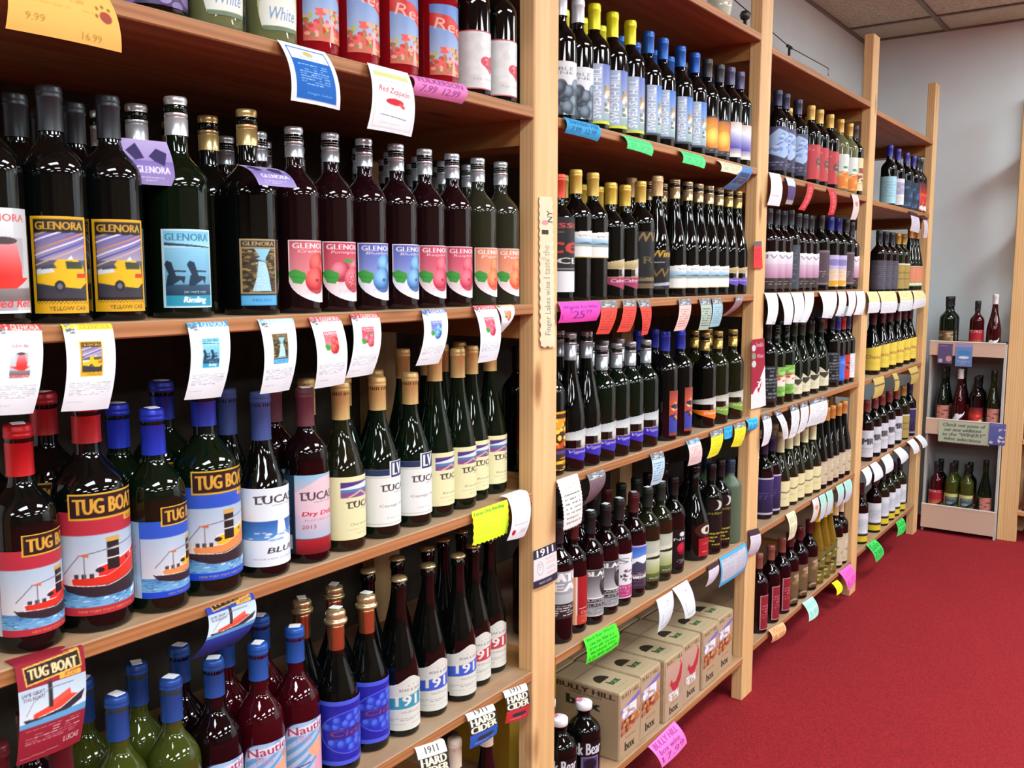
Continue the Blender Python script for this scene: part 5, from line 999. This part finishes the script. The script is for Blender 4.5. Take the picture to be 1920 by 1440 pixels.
many('dark-topped white card under third shelf of third bay', 'k_clipwhite', 640, [((140, 740), (225, 712), (220, 1010), (145, 1055)), ((260, 700), (325, 680), (415, 960), (365, 985)), ((425, 650), (510, 625), (490, 940), (415, 975)), ((525, 620), (605, 597), (580, 880), (500, 925)), ((620, 592), (790, 545), (780, 800), (590, 860))])
many('tan card under third shelf of farthest bay', 'k_yltan', 640, [((1260, 375), (1365, 345), (1350, 535), (1255, 575)), ((1450, 325), (1495, 312), (1515, 490), (1470, 500)), ((1610, 275), (1700, 245), (1700, 410), (1635, 430))])
many('curled white card under fourth shelf of farthest bay', 'k_white', 640, [((1145, 1290), (1215, 1245), (1240, 1400), (1190, 1450)), ((1230, 1235), (1290, 1200), (1365, 1350), (1270, 1410)), ((1340, 1170), (1420, 1120), (1465, 1280), (1385, 1330)), ((1465, 1090), (1530, 1055), (1620, 1160), (1545, 1230)), ((1600, 1005), (1660, 970), (1730, 1100), (1670, 1130)), ((1680, 955), (1730, 930), (1810, 1040), (1760, 1070))], .03)
many('cream card under fourth shelf of third bay', 'k_cream', 890, [((390, 400), (475, 355), (480, 610), (410, 660))], .01)
many('beige card under fourth shelf of third bay', 'k_pale', 890, [((650, 255), (710, 222), (690, 450), (630, 480))], .01)
many('mint and white card under fourth shelf of third bay', 'k_mint', 890, [((720, 215), (778, 185), (770, 420), (715, 460)), ((788, 178), (850, 145), (835, 390), (780, 410)), ((890, 120), (955, 85), (945, 290), (890, 320)), ((965, 78), (1035, 40), (1030, 240), (965, 290))], .01)
many('orange price card on bottom shelf of third bay', 'k_or', 1140, [((215, 220), (360, 140), (375, 270), (240, 350))], .01)
many('mint price card on bottom shelf of third bay', 'k_mintplain', 890, [((555, 1285), (655, 1215), (715, 1400), (620, 1470))], .03)
many('small yellow card on bottom shelf of third bay', 'k_ylplain', 890, [((850, 1085), (905, 1050), (955, 1160), (895, 1210))], .03)
many('hot pink card at the third post foot', 'k_pinkplain', 890, [((920, 975), (1030, 890), (1090, 1060), (1010, 1165))], .03)
many('green price card on farthest bay bottom shelf', 'k_green2', 890, [((1195, 705), (1280, 645), (1375, 790), (1290, 880)), ((1490, 480), (1560, 430), (1580, 570), (1495, 620))], .03)
many('lilac ribbon card under farthest bay top shelf', 'k_skirt', 400, [((1620, -25), (1700, 0), (1720, 200), (1632, 175)), ((1745, 15), (1785, 25), (1800, 245), (1765, 245))], .006)
# purple flyers hung on bottle necks of the eye-level shelf
def flyer(u, v, du, dv, x, lab, rot):
    P0 = onx(u, v, x); me_w, me_h = .062, .062
    cv = canvas('k_flyer', me_w, me_h, 1100); h, w = cv.h, cv.w; gx_, gz_ = np.meshgrid(np.linspace(-.5, .5, w) * me_w, np.linspace(0, -1, h) * me_h)
    k = (gx_ ** 2 + (gz_ + .012) ** 2 < .0005 * 0); P = np.stack([.016 * np.sin(-gz_ / me_h * 2.2) + 0 * gx_, gx_, gz_], -1)
    o = link(bpy.data.objects.new('neck_flyer', paint_mesh('neck_flyer', P, cv, PAPER))); o.location = P0; o.rotation_euler = rot; tag(o, lab, 'flyer', 'purple neck flyers')
flyer(268, 262, 0, 0, -.052, 'purple winery flyer hanging between dark neck and green bottle', (0, -.15, -.2))
flyer(478, 312, 0, 0, -.006, 'purple winery flyer draped on gold-capped waterfall bottle shoulder', (0, -.85, -.1))
# ------------------------------------------------------------------ wine cartons, jugs, yellow carton on the bottom shelf of the second bay
KRAFT = noisy('kraft_board', '#a08868', '#b29a78', 90, .8, .05)
@design('x_front', '#b49878')
def _(c):
    c.rect(0, 0, 1, .1, '#bca280'); c.text(.08, .03, .84, .06, 'BULLY HILL', '#4c3828', bold=.004); c.grad(.04, .13, .97, .66, '#c8a490', '#a06c54'); c.poly([(.04, .13), (.97, .13), (.97, .24), (.04, .30)], '#b89c88'); c.poly([(.04, .26), (.97, .12), (.97, .20), (.04, .33)], '#7c70b4'); c.blot(.12, .24, .80, .42, ['#e4e0e4', '#ccc8d4', '#f0ecee', '#b8b0c4'], 26, .15, .045, 3); c.blot(.06, .42, .97, .66, ['#c88c38', '#8c3830', '#683438', '#d8a050', '#a8584c', '#b07040'], 60, .09, .05, 5); c.poly([(.04, .70), (.04, .66), (.5, .64), (.97, .54), (.97, .70)], '#b49878')
    c.text(.3, .71, .45, .03, 'RAVAT RED', '#6c5040'); c.text(.26, .79, .46, .13, 'box', '#2c2c24', bold=.014)
@design('x_front2', '#b89c80')
def _(c):
    c.rect(0, 0, 1, .1, '#bca280'); c.text(.08, .03, .84, .06, 'BULLY HILL', '#4c3828', bold=.004); c.grad(.04, .13, .97, .70, '#c49c8c', '#b4907c'); c.poly([(.24, .44), (.34, .36), (.42, .44), (.58, .44), (.74, .34), (.86, .18), (.94, .24), (.88, .44), (.7, .56), (.55, .60), (.4, .56), (.32, .48)], '#b83038'); c.line([(.9, .22), (.8, .14)], .04, '#c05050'); c.blot(.2, .58, .75, .72, ['#e4e0e4', '#c8c4d0', '#f0ecf0'], 30, .07, .03, 4); c.text(.3, .76, .4, .025, 'WHITE', '#6c5040'); c.text(.26, .81, .46, .12, 'box', '#2c2c24', bold=.014)
@design('x_side', '#b09676')
def _(c): c.text(.06, .03, .88, .075, 'BULLY HILL', '#3c3028', bold=.006); c.text(.25, .12, .5, .035, 'VINEYARDS', '#5c4838'); c.text(.22, .20, .5, .14, 'box', '#243024', bold=.015); c.ell(.47, .285, .05, .035, '#2c6c34'); c.scrib(.2, .45, .8, .85, 14, '#a08664', 3, .3)
@design('x_top', '#bca684')
def _(c):
    c.rect(0, .0, 1, .02, '#6c5840'); c.m[:] = True; k = ((c.x - .45) / .22) ** 2 + ((c.y - .62) / .14) ** 2 < 1; c.a[k & (c.y < .64)] = hx('#30281c'); c.text(.36, .68, .34, .12, 'box', '#2c4028', bold=.015); c.ell(.53, .76, .04, .03, '#48a048'); c.scrib(.3, .88, .8, .90, 1, '#988464', 3); c.rect(.0, .30, 1, .31, '#786448')
def quadprint(name, des, O, U, V, dens, parent, mat=PAPER):
    O, U, V = map(np.array, (O, U, V)); cv = canvas(des, np.linalg.norm(U), np.linalg.norm(V), dens); h, w = cv.h, cv.w
    P = O + U * np.linspace(0, 1, w)[None, :, None] + V * np.linspace(0, 1, h)[:, None, None]
    return link(bpy.data.objects.new(name, paint_mesh(name, P, cv, mat)), parent)
z5 = BAYZ[2][5]; YB = [1.950, 2.072, 2.198, 2.324, 2.450, 2.574, 2.700]; bh = .178; bd = .200
CART = ['nearest carton, with grape-picker picture', 'second carton, with grape-picker picture', 'third carton, with red rooster picture', 'fourth carton, with red rooster picture', 'fifth carton, with grape-picker picture', 'farthest carton, beside the second post']
for r in (0, 1):
    for i in range(6):
        y0, y1 = YB[i] + .004, YB[i + 1] - .004; x1 = -.005 - r * (bd + .004) - (.003, .009, .0, .006, .002, .008)[i]; x0 = x1 - bd
        t = empty('wine_carton', (x1 - bd / 2, (y0 + y1) / 2, z5 + .0003))
        tag(t, 'brown cardboard wine carton, front row, ' + CART[i].replace('nearest carton', 'nearest').replace('farthest carton', 'farthest') if r == 0 else 'brown wine carton in back row, directly behind ' + CART[i].split(',')[0], 'box', 'wine cartons on the bottom shelf')
        hw, hd = (y1 - y0) / 2, bd / 2
        o = box('carton_body', (-hd, -hw, 0), (hd, hw, bh), KRAFT, t, bevel=.003); 
        e = .0008; D = 760 if r == 0 else 400
        quadprint('front_print', 'x_front2' if i in (2, 3) else 'x_front', (hd + e, -hw + .003, bh - .003), (0, 2 * hw - .006, 0), (0, 0, -bh + .006), D, t)
        quadprint('top_print', 'x_top', (-hd + .002, -hw + .002, bh + e), (0, 2 * hw - .004, 0), (2 * hd - .004, 0, 0), D, t)
        if i == 0 and r == 0: quadprint('side_print', 'x_side', (-hd + .002, -hw - e, bh - .002), (2 * hd - .004, 0, 0), (0, 0, -bh + .004), D, t)
y0 = 1.715
t = empty('yellow_carton', (-.290, 1.841, z5 + .0003)); tag(t, 'yellow carton with dark slot behind the black jugs', 'box')
box('carton_body', (-.10, -.105, 0), (.10, .105, .235), plain('#a8841c', .7), t, bevel=.0015); box('hand_slot', (-.03, -.05, .2352), (.02, .04, .2362), plain('#241c10', .8), t); box('green_badge', (.1002, -.05, .08), (.1012, .02, .17), plain('#2c5c20', .6), t)
for i, (u, v, lab) in enumerate(((1049, 1346, 'stout black jug with white cap, closest to the near post'), (1095, 1316, 'stout black jug with white cap, beside the first carton'))):
    P = onz(u, v, z5 + SHP['jug'][0]); x, y = min(P[0], -.05), P[1]
    if i == 0: xa, ya_ = x, max(y, PY[1][1] + .048)
    else: xa, ya_ = x, min(max(y, jy + .088), YB[0] - .046)
    jy = ya_; t = bottle('jug', xa, ya_, z5, -60, 900, lab, 'black jugs on the bottom shelf')
    pts = np.array([[.005, .0], [.020, 0.001], [.0235, -.012], [.034, -.030], [.046, -.044]]); PP = np.zeros((5, 2, 3))
    V = []; 
    for a, b in pts: V += [(a, -.008, SHP['jug'][0] + .0035 + b), (a, .008, SHP['jug'][0] + .0035 + b)]
    o = link(bpy.data.objects.new('neck_tag', mesh_np('neck_tag', V, [(0, 1, 3, 2), (2, 3, 5, 4), (4, 5, 7, 6), (6, 7, 9, 8)], plain('#d87098', .6))), t); o.rotation_euler = (0, 0, -1.9)
bottle('jug', xa - .078, jy - .044, z5, -60, 700, 'stout black jug in shadow behind the two front jugs', 'black jugs on the bottom shelf')
# things on the very top
tube_m = METAL_DARK
w0 = onx(1452, 64, -.44); w1 = onx(1480, 88, -.44); w2 = onx(1553, 128, -.44); w3 = onx(1553, 142, -.44)
cb = empty('wire_hook_rail', tuple(w1)); tag(cb, 'thin dark wire with small bracket above the third bay shelf', 'wire')
def rel(p): return tuple(np.array(p) - w1)
tube('wire', [rel(w0 + (w0 - w1) * 3), rel(w0), rel(w1), rel(w2), rel(w3)], .0022, tube_m, cb); tube('bracket', [rel(w1 + [0, 0, .004]), rel(w1 - [0, 0, .038])], .006, tube_m, cb); box('bracket_plate', (-.004, -.03, -.006), (.004, .03, .006), tube_m, cb)
zt = BAYZ[2][0]
P = onx(1397, 34, -.03)
t = empty('black_knob', (-.03, P[1], zt + .0003)); tag(t, 'small black knob-shaped object on very top shelf near second post', 'ornament')
link(bpy.data.objects.new('stem', lathe('stem', [(.001, 0), (.014, 0), (.014, .004), (.005, .008), (.005, .03), (.001, .03)], plain('#202022', .4), 16)), t)
link(bpy.data.objects.new('knob', lathe('knob', [(.004, .028), (.013, .034), (.016, .044), (.012, .054), (.001, .058)], plain('#202022', .4), 16)), t)
P = onx(1350, 5, -.06); t = empty('glass_dish', (-.06, P[1], zt + .0003)); tag(t, 'small glass dish on very top shelf of second bay', 'dish')
link(bpy.data.objects.new('bowl', lathe('bowl', [(.001, .002), (.022, 0), (.026, .004), (.034, .04), (.038, .075), (.035, .075), (.031, .04), (.022, .008), (.001, .006)], plain('#d8d4c0', .08, 0, .6, .3), 20)), t); link(bpy.data.objects.new('lid', lathe('lid', [(.038, .0755), (.030, .083), (.006, .088), (.006, .10), (.001, .102)], plain('#e0dcc8', .1), 20)), t)
# ------------------------------------------------------------------ wooden unit on the far wall
fu = empty('far_shelving_rack', (.75, 5.45, 0)); tag(fu, 'pine shelving rack against far wall at right edge of view', 'shelf')
def fp(o): o.location = Vector(o.location) - Vector((.75, 5.45, 0)); o.parent = fu; return o
for x0 in (.374, 1.58): fp(box('post', (x0, 5.31, 0), (x0 + .088, 5.348, 2.30), W_POST, bevel=.002)); fp(box('rear_post', (x0, 5.575, 0), (x0 + .088, 5.612, 2.30), W_POST))
W_SX = wood('pine_shelf_far', '#b07c48', '#cf9c62', 0, worn='#b8a288')
for z in (.163, .535, .92, 1.30, 1.68, 2.05): fp(box('shelf_board', (.463, 5.31, z - .021), (1.579, 5.575, z), W_SX)); fp(box('cleat', (.396, 5.349, z - .064), (.436, 5.574, z - .024), W_CROSS))
for i, (x, k, z) in enumerate(((.51, 'dred', .163), (.60, 'dred', .163), (.51, 'gumd', .535), (.60, 'gumd', .535), (.51, 'wyelr', .92), (.60, 'wyelr', .92))):
    bottle(k, x, 5.36, z, -100, 340, '%s on far wall rack, %s shelf, %s from left' % (K[k]['desc'].split(' with ')[0].replace('bottle', 'labelled bottle'), ['bottom', 'second', 'third'][i // 2], ORD[i % 2]), 'bottles on the far wall rack')
# ------------------------------------------------------------------ grey three-tier display stand
ds = empty('display_stand', (.19, 5.36, 0), .0); tag(ds, 'grey three-tier display stand with beige trays against the far wall', 'stand')
GRY = plain('#b4b2ae', .55); BEI = plain('#c8a894', .6, noise=.03); LIP = plain('#d8d4cc', .5)
X0, X1, YA, YB_ = -.170, .170, -.10, .165
def sp(n, lo, hi, m, bv=0): return box(n, lo, hi, m, ds, bv)
sp('side_panel', (X0 - .010, YA + .02, .0), (X0, YB_, 1.02), GRY); sp('side_panel', (X1, YA + .02, .0), (X1 + .010, YB_, 1.02), GRY); sp('back_panel', (X0, YB_ - .008, .02), (X1, YB_, 1.02), plain('#8c8c8c', .7))
for nm, zb, zt_ in (('tray', .025, .150), ('tray', .535, .615), ('tray', .955, 1.026)):
    fz = {'.025': .092, '.535': .562, '.955': .955}['%.3f' % zb if 0 else ('.' + ('%.3f' % zb)[2:])]
    tr = sp('tray', (X0, YA, fz), (X1, YB_ - .009, fz + .012), LIP)
    def q(n, lo, hi, m): o = box(n, lo, hi, m, tr); o.location = Vector(o.location) - Vector(tr.location); return o
    ff = [(X0 + .03, YA - .004), (X1 - .03, YA - .004)]
    q('front_lip', (X0 - .008, YA - .006, zb), (X1 + .008, YA, zt_), BEI); q('lip_edge', (X0 - .008, YA - .008, zt_), (X1 + .008, YA + .001, zt_ + .005), LIP)
kind('sw_r', 'pink-red bottle with orange swan label', 'bord', 'red', ('foil', '#202428', .05), ('swanred', .11, .11, .014), -90)
kind('sw_p', 'slender pink bottle with white swan', 'hock', 'red', ('matte', '#c8c4c4', .05), ('swan', .10, .09, .016), -90)
kind('sw_k', 'dark green-black bottle with brown label', 'wide', 'green', ('foil', '#181c1c', .05), ('kraftbrown', .08, .10, .016), -90)
kind('sw_g', 'yellow-green bottle with blue-gold swan label', 'bord', 'lime', ('foil', '#201c1c', .05), ('swangold', .10, .10, .014), -90)
kind('sw_h', 'slender dark green bottle with pink blossom label', 'hock', 'green', ('foil', '#141c14', .05), ('pinkblossom', .10, .10, .014), -90)
kind('sw_o', 'slender olive bottle with pink blossom label', 'hock', 'olive', ('foil', '#141c14', .05), ('pinkblossom', .10, .10, .014), -90)
kind('sw_w', 'dark wine bottle with pink-gold label', 'bord', 'wine', ('foil', '#141414', .05), ('redflag', .10, .10, .014), -90)
R_ = 5.36 + YA
for nm, z, L in (('top', .967, [('sw_k', -.108, 0), ('sw_k', -.108, 1), ('sw_r', .032, 0), ('sw_p', .112, 0)]),
                 ('middle', .574, [('sw_h', -.112, 0), ('sw_h', -.112, 1), ('sw_p', -.030, 0), ('sw_h', -.030, 1), ('sw_w', .050, 0), ('sw_w', .05, 1), ('sw_o', .128, 0)]),
                 ('bottom', .104, [('sw_w', -.118, 1), ('sw_r', -.122, 0), ('sw_g', -.045, 1), ('sw_g', -.045, 0), ('sw_g', .028, 0), ('sw_w', .028, 1), ('sw_h', .115, 0)])):
    cnt = {}
    for k, x, r in L:
        i = cnt.get(r, 0); cnt[r] = i + 1
        bottle(k, .19 + x, R_ + .052 + r * .088, z, random.uniform(-4, 4) - 92 + 2, 380, fit('%s, %s from left, %s row, %s tier' % (K[k]['desc'], ORD[i], ['front', 'back'][r], nm)), 'bottles on the grey display stand')
def farcard(des, lab, tl, br, y, nm='price_card'):
    A, B = ony(*tl, y), ony(*br, y); cv = canvas(des, B[0] - A[0], A[2] - B[2], 420); h, w = cv.h, cv.w
    X, Z = np.meshgrid(np.linspace(A[0], B[0], w), np.linspace(A[2], B[2], h)); P = np.stack([X, y - .004 * np.sin(np.linspace(0, 2, h))[:, None] + 0 * X, Z], -1); c = P.reshape(-1, 3).mean(0)
    o = link(bpy.data.objects.new(nm, paint_mesh(nm, P - c, cv, PAPER))); o.location = c; tag(o, lab, 'sign')
DES['s_purple'] = ('#60507c', lambda c: (c.scrib(.1, .1, .9, .2, 1, '#a898b8', 2), c.ell(.75, .75, .2, .15, '#c89888'), c.ell(.2, .85, .15, .1, '#b8b4cc'))[-1])
DES['s_sky'] = ('#7088c0', lambda c: (c.ell(.5, .4, .4, .12, '#4888c4'), c.ell(.5, .6, .3, .06, '#e0e8f4'), c.scrib(.1, .75, .9, .95, 3, '#a8b8e0', 2), c.rect(0, 0, 1, .15, '#a090c0'))[-1])
DES['s_note'] = hand('#b6bca4', ['Check out some of', 'our new additions', 'to the "WINERY"', 'wine selections'], '#5c6458', (16, 'b', .02))
DES['s_side'] = ('#5c609c', lambda c: (c.scrib(.1, .08, .8, .14, 1, '#a08cb8', 2), c.blot(.55, .25, .98, .9, ['#d8d0dc', '#a888a8', '#e8e4f0'], 16, .1, .05, 3), c.ell(.15, .88, .12, .06, '#c8c8dc'))[-1])
ys = R_ - .0085
farcard('s_purple', 'small purple leaflet taped to the top beige tray', (1760, 644), (1785, 682), ys)
farcard('s_sky', 'small sky-blue leaflet taped to the top beige tray', (1793, 644), (1822, 688), ys)
farcard('s_note', 'grey-green handwritten note taped to the middle tray', (1761, 788), (1854, 837), ys)
farcard('s_side', 'purple-blue leaflet at right end of middle tray', (1856, 793), (1884, 836), ys - .004)
print('bottles', COUNT, 'cards', NC, 'lamps', nlamp, 'objects', len(bpy.data.objects), 'tris', sum(len(o.data.loop_triangles) or sum(len(p.vertices) - 2 for p in o.data.polygons) for o in bpy.data.objects if o.type == 'MESH' and o.data.users == 1 or False))
